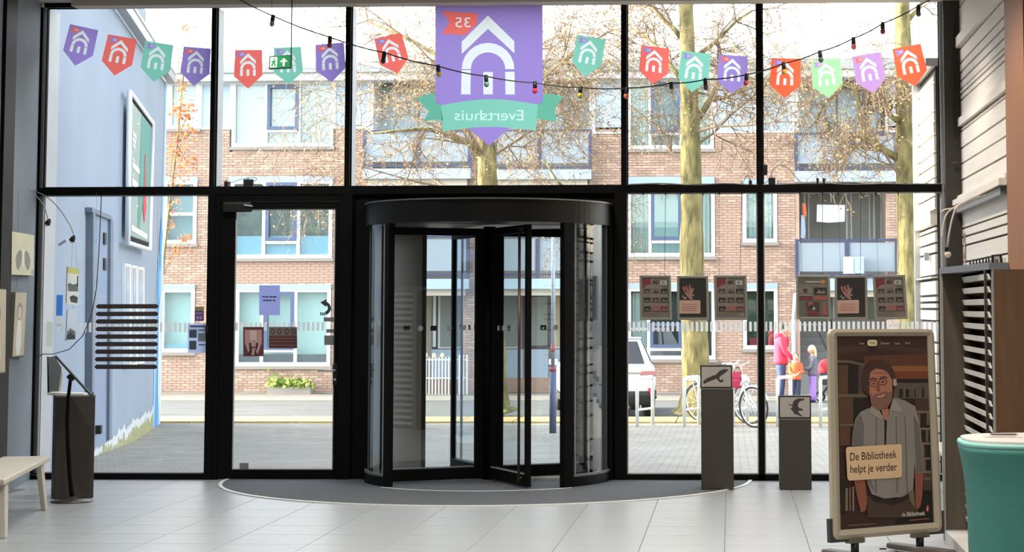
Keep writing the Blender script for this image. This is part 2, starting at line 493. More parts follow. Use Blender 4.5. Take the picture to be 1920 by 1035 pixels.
MB().tube([(hx, -.05, fz(711)), (hx, -.072, fz(711))], .013, 12).build('lock_cylinder', STEEL, leaf)
cl = MB().box(fx(418), -.10, fz(398), fx(472), -.045, fz(380)).build('door_closer', PLASTIC, d1, bevel=.012)
MB().obox((fx(467), -.11, fz(386)), (.045, 0, -.006), (0, .006, 0), (.001, 0, .008)).build('closer_arm', STEEL, cl)

# ------------------------------------------------------------------ revolving door
CXR = P(917, 640, 0).x; CR = (CXR, 0.0); RR = 1.225
rv = thing('revolving_door', (CXR, 0, 0), 'black revolving door of four glass wings in a round drum', 'revolving door')
A = math.radians
ZF0, ZF1, ZG = 2.55, 2.765, 2.50
TAUPE = M('taupe_panel', (120, 112, 102), 0.35, spec=.4)
fa = MB().arc(CR, RR-.04, RR+.02, ZF0, ZF1, A(180), A(360), 48).build('fascia', M('fascia_black', (15, 15, 16), .42, spec=.25), rv)
MB().arc(CR, RR-.06, RR+.032, ZF1, ZF1+.014, A(180), A(360), 48).build('fascia_trim', M('fascia_trim', (110, 110, 108), .35, .4), fa)
MB().arc(CR, 0.001, RR-.045, ZF0+.02, ZF0+.06, A(0), A(360), 48).build('canopy', M('canopy_grey', (60, 60, 60), .5), rv)
MB().arc(CR, RR-.04, RR+.02, ZF0, ZF1, A(0), A(180), 48).build('rear_fascia', BLACK, rv)
for (a0, a1) in ((183, 223), (317, 357)):
    MB().arc(CR, RR-.012, RR, .10, ZF0, A(a0), A(a1), 14).build('curved_glass', DOORGLASS, rv, smooth=False)
    MB().arc(CR, RR-.03, RR+.015, 0.0, .10, A(a0-3), A(a1+3), 16).build('curved_base_rail', BLACK, rv)
    MB().arc(CR, RR-.024, RR+.012, .10, .122, A(a0), A(a1), 16).build('curved_base_trim', M('bead_grey', (120, 120, 118), .4, .3), rv)
for (a0, a1) in ((3, 46), (134, 177)):
    MB().arc(CR, RR-.04, RR, .0, ZF0, A(a0), A(a1), 14).build('curved_panel', TAUPE, rv)
for an in (225, 315, 46, 134):
    ca, sa = math.cos(A(an)), math.sin(A(an))
    c = Vector((CXR+RR*ca, RR*sa, ZF0/2))
    tw = .062 if an < 180 or an == 315 else .035
    MB().obox(c, (-sa*tw, ca*tw, 0), (ca*.035, sa*.035, 0), (0, 0, ZF0/2)).build('post', BLACK, rv, bevel=.004)
for an in (181.5, 358.5):
    ca, sa = math.cos(A(an)), math.sin(A(an))
    MB().obox((CXR+RR*ca, RR*sa-.02, ZF0/2), (.035, 0, 0), (0, .045, 0), (0, 0, ZF0/2)).build('wall_post', BLACK, rv)
# thin bright edges of the curved glass
for an in (186, 219, 321, 331, 354):
    ca, sa = math.cos(A(an)), math.sin(A(an))
    MB().obox((CXR+(RR-.02)*ca, (RR-.02)*sa, (ZF0+.1)/2), (-sa*.004, ca*.004, 0), (ca*.008, sa*.008, 0), (0, 0, (ZF0-.1)/2)).build('glass_edge', GREYAL, rv)
MB().lathe([(.062, .0), (.062, ZF0)], (CXR, 0, 0), 20).build('centre_shaft', BLACK, rv, smooth=True)
ICON_W = M('icon_white', (222, 224, 222), .6); ICON_B = M('icon_black', (20, 20, 22), .6); ICON_R = M('icon_red', (150, 70, 50), .6)
RL = 1.13
for wi, an in enumerate((-63, 27, 117, 207)):
    w = thing('door_wing', (CXR, 0, 0)); w.parent = rv; w.location = (0, 0, 0)
    # built along +X, then turned about the shaft
    fb = MB().box(.06, -.025, .02, .15, .025, ZG+.03).box(RL-.055, -.025, .02, RL, .025, ZG+.03)
    fb.box(.15, -.025, .02, RL-.055, .025, .135).box(.15, -.025, ZG-.045, RL-.055, .025, ZG+.03)
    f_ = MB(); f_.v = [(p[0]+CXR, p[1], p[2]) for p in fb.v]; f_.f = fb.f; f_.mi = fb.mi
    f_.build('wing_frame', BLACK, w, bevel=.004)
    MB().box(CXR+.15, -.005, .135, CXR+RL-.055, .005, ZG-.045).build('pane', DOORGLASS, w)
    MB().box(CXR+.15, -.03, .135, CXR+RL-.055, -.026, .147).build('bottom_bead', GREYAL, w)
    # safety icons in a row
    for k, (dx, mm) in enumerate(((.26, ICON_W), (.40, ICON_W), (.56, ICON_B), (.70, ICON_W), (.84, ICON_B))):
        q = Print((CXR+dx, -.0052 if an != 117 else .0052, 1.55), (.05, 0, 0), (0, 0, -.05), (0, -1 if an != 117 else 1, 0))
        if mm is ICON_B: q.rrect(-.1, 0, 1.2, 1, .1, ICON_B); q.poly([(.2,.8),(.4,.3),(.6,.55),(.8,.2),(.75,.8)], ICON_W)
        else: q.ell(.5, .5, .55, .55, ICON_W); q.rect(.42, .2, .58, .8, STEEL)
        q.build('safety_icon', w)
    MB().tube([(CXR+RL-.10, -.065, .06), (CXR+RL-.10, -.065, 2.50)], .014, 10).tube([(CXR+RL-.10, -.065, .10), (CXR+RL-.10, -.02, .10)], .012, 8).tube([(CXR+RL-.10, -.065, 2.49), (CXR+RL-.10, -.02, 2.49)], .012, 8).build('pull_bar', M('bronze_bar', (120, 96, 84), .3, .7), w, smooth=True)
    w.rotation_euler = (0, 0, A(an))
# round mats
MATC = M('mat_fibre', (78, 82, 86), .95, var=.22, scale=22, bump=.5)
mc = P(905, 899, 0).x; mr = (PG(1406, 900).x-PG(403, 902).x)/2
mt = MB().arc((CXR, 0), .001, 2.62, .0005, .007, A(180), A(360), 80).build('entrance_mat', MATC)
tag(mt, 'dark grey half round entrance mat in front of the revolving door', 'mat')
MB().arc((CXR, 0), 2.62, 2.655, .0005, .011, A(180), A(360), 80).build('mat_edge', M('edge_bright', (226, 226, 222), .4), mt)
mi = MB().arc((CXR, 0), RR+.06, RR+.085, .0075, .0105, A(225), A(315), 40).build('inner_edge', M('edge_bright', (0,0,0)), mt)
# ------------------------------------------------------------------ outside ground
def brickmat(name, c1, c2, cm, sx, rows, rough=.85, bump=.4, big=.12):
    m = bpy.data.materials.new(name); m.use_nodes = True; nt = m.node_tree; b = nt.nodes['Principled BSDF']
    tc = nt.nodes.new('ShaderNodeTexCoord'); br = nt.nodes.new('ShaderNodeTexBrick')
    br.inputs['Color1'].default_value = lin(c1); br.inputs['Color2'].default_value = lin(c2); br.inputs['Mortar'].default_value = lin(cm)
    br.inputs['Scale'].default_value = 1.0; br.inputs['Brick Width'].default_value = sx; br.inputs['Row Height'].default_value = rows
    br.inputs['Mortar Size'].default_value = .008; br.inputs['Bias'].default_value = 0
    nt.links.new(tc.outputs['Object'], br.inputs['Vector'])
    n = nt.nodes.new('ShaderNodeTexNoise'); n.inputs['Scale'].default_value = .9; n.inputs['Detail'].default_value = 8; n.inputs['Roughness'].default_value = .7
    nt.links.new(tc.outputs['Object'], n.inputs['Vector'])
    rp = nt.nodes.new('ShaderNodeValToRGB'); rp.color_ramp.elements[0].position = .3; rp.color_ramp.elements[1].position = .7
    rp.color_ramp.elements[0].color = (1-2*big,)*3+(1,); rp.color_ramp.elements[1].color = (1+big*.4,)*3+(1,)
    nt.links.new(n.outputs['Fac'], rp.inputs[0])
    mx = nt.nodes.new('ShaderNodeMix'); mx.data_type = 'RGBA'; mx.blend_type = 'MULTIPLY'; mx.inputs[0].default_value = 1
    nt.links.new(br.outputs['Color'], mx.inputs[6]); nt.links.new(rp.outputs[0], mx.inputs[7]); nt.links.new(mx.outputs[2], b.inputs['Base Color'])
    b.inputs['Roughness'].default_value = rough; b.inputs['Specular IOR Level'].default_value = .3
    bp = nt.nodes.new('ShaderNodeBump'); bp.inputs['Strength'].default_value = bump; bp.inputs['Distance'].default_value = .01
    nt.links.new(br.outputs['Fac'], bp.inputs['Height']); bp.invert = True; nt.links.new(bp.outputs[0], b.inputs['Normal'])
    return m
GZ = -.38
def gz(Y): return -.03 + (GZ+.03)*min(max(Y, 0)/11.0, 1.0)
YK0, YK1 = 15.9, 17.5
YS0, YS1 = 25.6, 28.0                            # far footway
def strip(name, y0, y1, z0, z1, mat, x0=-26, x1=26):
    o = MB().add([(x0,y0,z0),(x1,y0,z0),(x1,y1,z1),(x0,y1,z1),(x0,y0,z0-.3),(x1,y0,z0-.3),(x1,y1,z1-.3),(x0,y1,z1-.3)],
                 [(0,1,2,3),(0,4,5,1),(1,5,6,2),(2,6,7,3),(3,7,4,0)]).build(name, mat)
    o['kind'] = 'structure'; return o
PAVE = brickmat('grey_paver', (142, 140, 132), (160, 157, 147), (116, 116, 110), .21, .105)
strip('pavement', .40, 11.0, gz(.4), GZ, PAVE)
strip('square', 11.0, YK0, GZ, GZ, PAVE)
ASPH = brickmat('road_clinker', (86, 92, 94), (96, 100, 101), (80, 85, 87), .8, .2, bump=.1)
road = strip('road', YK1, YS0, GZ-.03, GZ-.03, ASPH)
FOOT = brickmat('footway_tile', (106, 104, 97), (116, 113, 106), (94, 92, 87), .3, .3, bump=.2)
foot = strip('sidewalk', YS0, YS1+.6, GZ+.02, GZ+.02, FOOT)
strip('land', YS1+.6, 90, GZ-.05, GZ-.05, FOOT, -60, 60)
KERB = M('kerb_sandstone', (166, 146, 98), .8, var=.12, scale=6)
kb = MB().box(-14, YK0, GZ-.2, 8, YK1, GZ-.02).build('kerb', GROUT); kb['kind'] = 'structure'
k0 = MB().box(-13, YK0, GZ-.02, -12.02, YK1, GZ+.035).build('kerb_stone', KERB, kb, bevel=.01)
for i in range(1, 20): inst(k0, 'kerb_stone', kb, kb.location+Vector((i*1.0, 0, 0)))
gut = MB().box(-14, YS0-.5, GZ-.03, 10, YS0-.02, GZ-.018).build('gutter_strip', M('pale_gutter', (122, 120, 108), .8, var=.1, scale=5), road)
MB().box(-14, YS0-.02, GZ-.03, 10, YS0+.10, GZ+.035).build('kerb_edge', M('kerb_concrete', (170, 168, 160), .8, var=.08, scale=4), foot)

# ------------------------------------------------------------------ blue grey building at the left
YB0, YB1 = .38, 16.0
def xb(Y): return -7.17 - .2125*Y
BN = Vector((1, .2125, 0)).normalized(); BT = Vector((-.2125, 1, 0)).normalized()
BA = Vector((xb(0), 0, 0))
def PB(px, py, off=0.0): return PL(px, py, BA+BN*off, BN)
ZB = 5.95
BLUE = M('blue_grey_render', (136, 149, 163), .8, var=.05, scale=.8)
bb = thing('rendered_building', (xb(9), 9, GZ), 'blue grey rendered building wall with a mural at its far corner', 'building')
bw = MB().slab([(xb(YB0), YB0, -.4), (xb(YB1), YB1, -.45), (xb(YB1), YB1, ZB), (xb(YB0), YB0, ZB)], -BN*9).build('wall', BLUE, bb)
gu = MB().slab([Vector((xb(y), y, z))+BN*.02 for (y, z) in ((YB0, ZB), (YB1+.1, ZB), (YB1+.1, ZB+.16), (YB0, ZB+.16))], BN*.14)
gu.build('gutter', M('gutter_grey', (150, 156, 160), .4, .3), bb)
MB().slab([Vector((xb(y), y, z))-BN*.1 for (y, z) in ((YB0, ZB+.16), (YB1, ZB+.16), (YB1, ZB+.2), (YB0, ZB+.2))], BN*.28).build('gutter_lip', WHITE, bb)
CLAD = M('ribbed_cladding', (128, 146, 160), .5, .2)
cb = MB()
y = YB0
while y < YB1-.1:
    cb.slab([Vector((xb(yy), yy, z))-BN*.45 for (yy, z) in ((y, ZB+.2), (y+.16, ZB+.2), (y+.16, ZB+1.35), (y, ZB+1.35))], BN*.06); y += .26
cb.slab([Vector((xb(yy), yy, z))-BN*.52 for (yy, z) in ((YB0, ZB+.16), (YB1-.1, ZB+.16), (YB1-.1, ZB+1.38), (YB0, ZB+1.38))], BN*.06)
cb.build('parapet_cladding', CLAD, bb, kind='stuff')
# mural at the far corner: flat paint
qa, qd = Vector((xb(YB1), YB1, ZB)), Vector((xb(YB1), YB1, GZ))
mu = Print(qa+BN*.003, -BT*3.2, qd-qa, BN); mu.step = .002
MU1, MU2, MU3 = M('mural_sky', (128, 178, 214), .8), M('mural_white', (200, 218, 230), .8), M('mural_blue', (72, 142, 200), .8)
mu.poly([(0,0),(.12,.0),(.16,.25),(.22,.42),(.45,.58),(.52,.75),(.5,1),(0,1)], MU1)
mu.poly([(.3,.55),(.38,.52),(.44,.62),(.36,.8),(.42,1),(.26,1),(.24,.75)], MU3)
mu.poly([(.02,.1),(.07,.08),(.1,.3),(.18,.5),(.12,.7),(.14,1),(.05,1),(.06,.6)], MU2)
mu.poly([(.12,.45),(.24,.40),(.34,.50),(.25,.56)], MU3)
mu.poly([(.2,.62),(.3,.68),(.27,.9),(.2,1),(.16,.8)], MU2)
mu.build('mural', bb)
# flaked paint along the foot of the wall
fk = Print(Vector((xb(YB1), YB1, GZ+1.2))+BN*.004, -BT*14, (0, 0, -1.25), BN)
FLK, MOSS = M('flaked_plaster', (190, 196, 196), .9, var=.1, scale=6), M('moss_stain', (150, 150, 110), .95, var=.2, scale=8)
r2 = random.Random(5)
top = [(i/140.0, .67+.07*i/112+.025*math.sin(i*.33)+.02*math.sin(i*.9+1)+r2.uniform(-.028, .022)) for i in range(112)]
fk.poly(top+[(111/140.0, 1), (0, 1)], FLK)
fk.poly([(x, min(.98, y+.09+r2.uniform(-.03, .05))) for (x, y) in top]+[(111/140.0, 1), (0, 1)], MOSS)
fk.build('flaked_base', bb)
# door with pulls
def bq(pts, t, m, name, par, off=.0):
    return MB().slab([PB(x, y, t) for (x, y) in pts], -BN*(t-.002)).build(name, m, par)
dr = bq([(172, 842), (206, 826), (209, 411), (176, 396)], .05, M('steel_door_grey', (120, 138, 160), .5), 'door', bb)
bq([(173, 398), (210, 413), (210, 405), (173, 389)], .09, M('frame_grey_blue', (104, 116, 132), .5), 'door_lintel', dr)
for (x0, x1) in ((172, 176), (205, 210)):
    yb = 842-(x0-172)*.5
    bq([(x0, yb), (x1, yb-2), (x1+3, 412 if x0 > 190 else 399), (x0+3, 410 if x0 > 190 else 396)], .09, M('frame_grey_blue', (0,0,0)), 'door_post', dr)
for (y0, y1) in ((436, 458), (484, 506)):
    bq([(196, y1), (200, y1+1), (200, y0+1), (196, y0)], .07, PLASTIC, 'door_hinge', dr)
bq([(189, 798), (192, 797), (192, 812), (189, 814)], .12, PLASTIC, 'door_hinge', dr)
# white framed windows low on the wall
wf = M('window_white', (222, 230, 232), .5); WP = M('dull_pane', (150, 168, 178), .2)
for (a, b_) in ((235, 246), (248, 258), (260, 271)):
    ya, yb = 494+(a-235)*.24, 690-(a-235)*.3
    w_ = bq([(a, yb), (b_, yb-2), (b_, ya+2), (a, ya)], .05, wf, 'window', bb)
    bq([(a+2, yb-5), (b_-2, yb-7), (b_-2, ya+6), (a+2, ya+5)], .06, WP, 'pane', w_)
# banner in a tube frame
bn = thing('wall_banner', PB(262, 460), 'green fabric banner in a white tube frame on the blue wall', 'banner')
qs = [PB(243, 172, .12), PB(286, 231, .12), PB(280, 468, .12), PB(239, 455, .12)]
MB().tube(qs, .04, 10, closed=True).build('tube_frame', M('white_tube', (214, 220, 224), .35), bn, smooth=True)
def lerp(a, b, t): return a+(b-a)*t
def bil(u, v): return lerp(lerp(qs[0], qs[1], u), lerp(qs[3], qs[2], u), v)
BGREEN, BGREY, BRED, BWH = M('banner_green', (86, 140, 128), .7), M('banner_grey_green', (140, 158, 150), .7), M('banner_red', (190, 66, 72), .7), M('banner_white', (216, 224, 224), .7)
bcl = MB()
def bp(pts, k, off):
    bcl.m = k; bcl.poly([bil(u, v)+BN*off for (u, v) in pts])
bp([(.08,.04),(.92,.04),(.92,.95),(.08,.95)], 0, .0)
bp([(.5,.05),(.92,.05),(.92,.5),(.6,.7),(.5,.9),(.4,.9)], 1, .004)
bp([(.66,.3),(.7,.3),(.74,.55),(.78,.7),(.7,.82),(.62,.72),(.66,.5)], 2, .008)
for (v0, v1, u1) in ((.23,.26,.28),(.27,.30,.26),(.31,.335,.24),(.41,.425,.24),(.44,.48,.44),(.52,.53,.22),(.55,.60,.38),(.61,.645,.4)):
    bp([(.14,v0),(u1,v0+.01),(u1,v1+.01),(.14,v1)], 3, .006)
bp([(.14,.87),(.86,.89),(.86,.93),(.14,.91)], 3, .006)
bcl.build('banner_cloth', [BGREY, BGREEN, BRED, BWH], bn)
eb = MB()
for i in range(14):
    u = .06+i*.066
    eb.tube([bil(u, .0), bil(u+.02, .045)], .012, 4); eb.tube([bil(u, 1.0), bil(u+.02, .945)], .012, 4)
eb.build('eyelet_cord', PLASTIC, bn, kind='stuff')
for (x, y) in ((237, 234), (236, 388)):
    MB().tube([PB(x, y)-BN*.02, PB(x+6, y-1)+BN*.12], .025, 6).build('bracket', GREYAL, bn)

# ------------------------------------------------------------------ brick apartment row across the road
YH = 28.0
SCH = 3600.0/(D+YH)
def hx_(px): return P(px, 560, YH).x
def hz_(py): return P(960, py, YH).z
hs_ = thing('apartment_building', (hx_(900), YH, GZ), 'three storey brick apartment row with balconies across the road', 'building')
HF = thing('x', (0, 0, 0)); bpy.data.objects.remove(HF)
BRC = M('house_brick', (168, 143, 127), .85, var=.16, scale=1.3)
BRL = M('house_brick_light', (184, 159, 141), .85, var=.12, scale=2)
MOR = M('house_mortar', (168, 152, 138), .9)
HWH = M('house_white', (206, 212, 212), .5); HBL = M('house_panel_blue', (160, 182, 198), .5); HSASH = M('sash_blue', (76, 94, 126), .45)
LINT = M('lintel_blue_grey', (150, 172, 194), .6); SILL = M('sill_grey', (140, 136, 130), .7); FASC = M('fascia_grey', (150, 158, 160), .6)
CURT = M('curtain_cream', (196, 204, 196), .8, var=.06, scale=3); FROST = M('frosted_film', (126, 172, 190), .45); BLIND = M('pale_blind', (196, 220, 212), .6)
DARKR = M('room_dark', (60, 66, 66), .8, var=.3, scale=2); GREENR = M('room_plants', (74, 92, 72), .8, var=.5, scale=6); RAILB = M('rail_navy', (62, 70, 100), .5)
HGLASS = glass('house_glass', .10, (.90, .97, .98))
def hb(x0, y0, x1, y1, d0, d1, m, name, par):      # box of the row given in photograph pixels at its plane; d = towards the road
    return MB().box(hx_(x0), YH-d1, hz_(y1), hx_(x1), YH-d0, hz_(y0)).build(name, m, par)
holes = [(255,150,369,240),(369,150,690,240),(426,240,626,282),(300,333,368,456),(426,332,623,488),(302,540,367,662),(442,540,622,690),
         (1176,150,1560,252),(1176,252,1342,286),(1176,333,1342,484),(1392,340,1459,458),(1392,540,1459,657),(1176,540,1342,676)]
X0, X1, X2, X3, X4, X5, X6 = 120, 689, 868, 904, 1112, 1492, 1664
zones = [(X0, 240, X1, 742), (X4, 240, X5, 742), (X2, 240, X3, 742), (X6, 240, 1990, 742)]
def cells(z, hol):
    xs = sorted(set([z[0], z[2]]+[v for h in hol for v in (h[0], h[2]) if z[0] < v < z[2]]))
    ys = sorted(set([z[1], z[3]]+[v for h in hol for v in (h[1], h[3]) if z[1] < v < z[3]]))
    for i in range(len(xs)-1):
        run = None
        for j in range(len(ys)-1):
            cx, cy = (xs[i]+xs[i+1])/2, (ys[j]+ys[j+1])/2
            ins = any(h[0] < cx < h[2] and h[1] < cy < h[3] for h in hol)
            if not ins:
                if run is None: run = ys[j]
            if ins and run is not None: yield (xs[i], run, xs[i+1], ys[j]); run = None
        if run is not None: yield (xs[i], run, xs[i+1], ys[-1])
wb = MB()
for z in zones:
    for (a, b_, c, d_) in cells(z, holes):
        wb.box(hx_(a), YH, hz_(d_), hx_(c), YH+.3, hz_(b_))
wall_h = wb.build('wall', MOR, hs_)
# bricks: courses of real bricks standing proud of the mortar
bricks = []; CH, BW = .0655, .222
zr = GZ; row = 0; br_ = random.Random(11)
hw = [(hx_(h[0]), hz_(h[3]), hx_(h[2]), hz_(h[1])) for h in holes]
while zr < hz_(242):
    for z in zones:
        xa, xb_ = hx_(z[0]), hx_(min(z[2], 1790)); 
        if not (hz_(z[3])-.02 <= zr and zr+CH <= hz_(z[1])+.02): continue
        x = xa-(BW/2 if row % 2 else 0)
        blk = [(h[0], h[2]) for h in hw if h[1] < zr+CH*.7 and h[3] > zr+CH*.3]
        while x < xb_:
            a, b_ = max(x, xa), min(x+BW-.012, xb_)
            for (h0, h1) in blk:
                if h0 <= a and b_ <= h1: a = b_; break
                if a < h0 < b_: b_ = h0
                elif a < h1 < b_: a = h1
            if b_-a > .03: bricks.append((a, b_, zr+.004, zr+CH-.008, br_.uniform(.012, .02)))
            x += BW
    zr += CH; row += 1
def bx5(b, q):
    a, c, z0, z1, t = q
    b.add([(a,YH-t,z0),(c,YH-t,z0),(c,YH-t,z1),(a,YH-t,z1),(a,YH,z0),(c,YH,z0),(c,YH,z1),(a,YH,z1)], [(0,1,2,3),(0,4,5,1),(1,5,6,2),(2,6,7,3),(3,7,4,0)])
single = [q for q in bricks if hx_(430) < q[0] < hx_(620) and hz_(532) < q[2] < hz_(489) and q[1]-q[0] > .2][:120]
single += [q for q in bricks if hx_(1346) < q[0] < hx_(1390) and q[1]-q[0] > .2 and q[2] < hz_(400)][:180]
sset = set(single)
rest = MB()
for q in bricks:
    if q not in sset:
        rest.m = 1 if br_.random() < .3 else 0; bx5(rest, q)
rest.build('brickwork', [BRC, BRL], wall_h, kind='stuff')
q0 = single[0]; b0 = MB(); bx5(b0, q0); bo = b0.build('brick', BRC, wall_h)
for q in single[1:]:
    o = inst(bo, 'brick', wall_h, wloc(wall_h)+Vector((q[0]-q0[0], 0, q[2]-q0[2])))
hb(X0, 735, X1, 744, -.01, .05, M('plinth_grey', (150, 146, 138), .9, var=.1, scale=3), 'plinth', hs_)
hb(X4, 735, X5, 744, -.01, .05, M('plinth_grey', (0,0,0)), 'plinth', hs_)
# eaves
hb(X0, 124, 1990, 137, -.3, .45, FASC, 'roof_edge', hs_)
hb(X0, 137, 1990, 151, -.3, .35, HWH, 'fascia', hs_)
hb(X0, 126, 1990, 750, -9, -8.6, MOR, 'rear_wall', hs_)
MB().box(hx_(X0), YH-.3, hz_(124), hx_(1990), YH+9, hz_(116)).build('roof', FASC, hs_)

def hwin(x0, y0, x1, y1, posts=(), sash=None, bar=None, back=None, low=None, curt=None, fw=7):
    """white framed window: posts at x, blue opening sash rect, horizontal bar, backing, lower film"""
    w = hb(x0, y0, x1, y1, -.26, -.24, back or DARKR, 'window', hs_)
    f = MB()
    def fb(a, b_, c, d_, e0=.04, e1=-.08): f.box(hx_(a), YH-e0, hz_(d_), hx_(c), YH-e1, hz_(b_))
    fb(x0, y0, x0+fw, y1); fb(x1-fw, y0, x1, y1); fb(x0+fw, y0, x1-fw, y0+fw*.7); fb(x0+fw, y1-fw, x1-fw, y1)
    for p in posts: fb(p-3, y0+fw*.7, p+3, y1-fw)
    if bar:
        for (a, c, yy) in bar: fb(a, yy-3, c, yy+3)
    f.build('window_frame', HWH, w)
    edges = [x0+fw]+[p for p in posts]+[x1-fw]
    for i in range(len(edges)-1):
        a, c = edges[i]+(3 if i else 0), edges[i+1]-(3 if i < len(edges)-2 else 0)
        hb(a, y0+fw*.7, c, y1-fw, -.03, -.02, HGLASS, 'pane', w)
        if low: hb(a, low[0], c, low[1], -.06, -.05, low[2], 'window_film', w)
        if curt and (curt is True or i in curt):
            cm = MB(); n = 18; vs = []
            for k in range(n+1):
                xx = hx_(a+(c-a)*k/n); yy = YH+.16+.03*math.sin(k*2.2)
                vs += [(xx, yy, hz_(y1-fw)), (xx, yy, hz_(y0+fw))]
            cm.add(vs, [(2*k, 2*k+2, 2*k+3, 2*k+1) for k in range(n)]); cm.build('curtain', CURT, w, smooth=True)
    if sash:
        s = MB(); a, b_, c, d_ = sash; t = 6
        for (p, q, r, t_) in ((a, b_, a+t, d_), (c-t, b_, c, d_), (a+t, b_, c-t, b_+t), (a+t, d_-t, c-t, d_)):
            s.box(hx_(p), YH-.07, hz_(t_), hx_(r), YH+.06, hz_(q))
        s.build('blue_sash', HSASH, w)
    hb(x0-3, y1, x1+3, y1+6, -.1, .08, SILL, 'window_sill', w)
    return w
# second floor, left block
hwin(430, 151, 622, 273, (495, 557), (497, 157, 556, 241), [(498, 556, 243)], M('room_pale', (158, 178, 180), .8), None, True)
def hpanel(x0, y0, x1, y1, m=HBL):
    w = hb(x0, y0, x1, y1, -.06, .0, m, 'wall_panel', hs_)
    f = MB(); t = 4
    for (a, b_, c, d_) in ((x0, y0, x0+t, y1), (x1-t, y0, x1, y1), (x0+t, y0, x1-t, y0+t), (x0+t, y1-t, x1-t, y1)):
        f.box(hx_(a), YH-.03, hz_(d_), hx_(c), YH, hz_(b_))
    f.build('panel_frame', HWH, w); return w
hpanel(369, 151, 430, 240); hpanel(622, 151, 690, 240); hpanel(255, 151, 310, 240)
hwin(310, 151, 369, 238, (), None, None, M('room_pale', (0,0,0)), None, True)
# first floor, left block
hb(426, 329, 623, 338, -.05, .05, LINT, 'lintel', hs_)
hwin(430, 338, 622, 483, (493, 558), (497, 340, 555, 450), [(497, 555, 453)], GREENR, (441, 477, FROST))
hb(300, 330, 368, 338, -.05, .05, LINT, 'lintel', hs_)
hwin(304, 338, 367, 455, (), None, [(311, 360, 399)], M('room_pale', (0,0,0)), None, None)
# ground floor, left block
hb(442, 532, 621, 542, -.05, .05, LINT, 'lintel', hs_)
wq = hwin(442, 542, 621, 686, (492, 555), (497, 546, 552, 655), [(497, 552, 657)], BLIND, (664, 680, DARKR))
hb(302, 532, 366, 542, -.05, .05, LINT, 'lintel', hs_)
hwin(302, 542, 366, 660, (), None, None, BLIND, (645, 655, FROST))
# right block
hwin(1176, 151, 1340, 281, (1219, 1278), (1221, 157, 1276, 250), [(1221, 1276, 252)], M('room_pale', (0,0,0)), None, (0, 2))
for (a, c) in ((1112, 1176), (1340, 1420), (1420, 1492), (1664, 1740), (1740, 1820), (1820, 1990)): hpanel(a, 151, c, 252)
hb(1176, 333, 1341, 346, -.05, .05, LINT, 'lintel', hs_)
hwin(1176, 346, 1341, 482, (1219, 1280), (1221, 350, 1278, 451), [(1221, 1278, 454)], BLIND, None, (0, 2))
hwin(1393, 346, 1458, 456, (), None, None, M('room_pale', (0,0,0)), None, True)
hb(1393, 338, 1458, 346, -.05, .05, LINT, 'lintel', hs_)
hb(1393, 532, 1458, 542, -.05, .05, LINT, 'lintel', hs_)
hwin(1393, 542, 1458, 655, (), None, None, GREENR)
hb(1176, 532, 1341, 542, -.05, .05, LINT, 'lintel', hs_)
hwin(1176, 542, 1341, 674, (1216, 1280), (1219, 606, 1278, 652), [(1219, 1278, 655)], DARKR, None, (0,))
hb(1405, 634, 1432, 650, -.12, -.06, M('red_box', (150, 50, 60), .6), 'windowsill_box', hs_)
# middle bays with balconies
REC = 1.25
def bay(x0, x1, name='bay'):
    hb(x0, 140, x1, 745, -REC-.2, -REC, M('bay_wall', (158, 156, 148), .8), 'bay_wall', hs_)
    for yy in (250, 345, 540): pass
bay(X1, X2); bay(X3, X4); bay(X5, X6)
for (za, zb_, mm) in ((742, 246, BRL), (246, 150, HWH)):
    MB().box(hx_(X1), YH, hz_(za), hx_(X1)+.1, YH+REC, hz_(zb_)).box(hx_(X4)-.1, YH, hz_(za), hx_(X4), YH+REC, hz_(zb_)).box(hx_(X5), YH, hz_(za), hx_(X5)+.1, YH+REC, hz_(zb_)).build('bay_return', mm, hs_, kind='stuff')
BGL = film('balcony_glass', (190, 204, 212), .5)
def rec_rect(x0, y0, x1, y1, m, name, d=.0, t=.04, par=None):
    return hb(x0, y0, x1, y1, -REC+d, -REC+d+t, m, name, par or hs_)
def balcony(x0, x1, ytop, ybot, slab, posts, name='balcony'):
    s0, s1 = slab
    b_ = hb(x0, s0, x1, s1, -REC, .35, HBL, 'balcony', hs_)
    hb(x0+8, s1, x1-8, s1+12, -REC, .2, M('balcony_soffit', (190, 186, 172), .7), 'soffit', b_)
    hb(x0, ytop-2, x1, ytop+2, .27, .32, RAILB, 'top_rail', b_)
    hb(x0, ybot+6, x1, ybot+9, .27, .32, RAILB, 'bottom_rail', b_)
    e = [x0]+list(posts)+[x1]
    for i in range(len(e)-1): hb(e[i]+5, ytop+5, e[i+1]-5, ybot, .285, .30, BGL, 'railing_panel', b_)
    for p in [x0+2]+list(posts)+[x1-2]: hb(p-3, ytop-2, p+3, s0, .26, .33, RAILB, 'railing_post', b_)
    return b_
balcony(683, 884, 247, 304, (317, 336), (786,))
balcony(926, 1110, 247, 308, (320, 338), (1013,))
balcony(700, 882, 444, 508, (523, 542), (780,))
balcony(930, 1086, 444, 508, (523, 542), (1010,))
balcony(1492, 1682, 256, 311, (325, 345), (1589,))
bl = balcony(1492, 1682, 453, 511, (524, 546), (1588,))
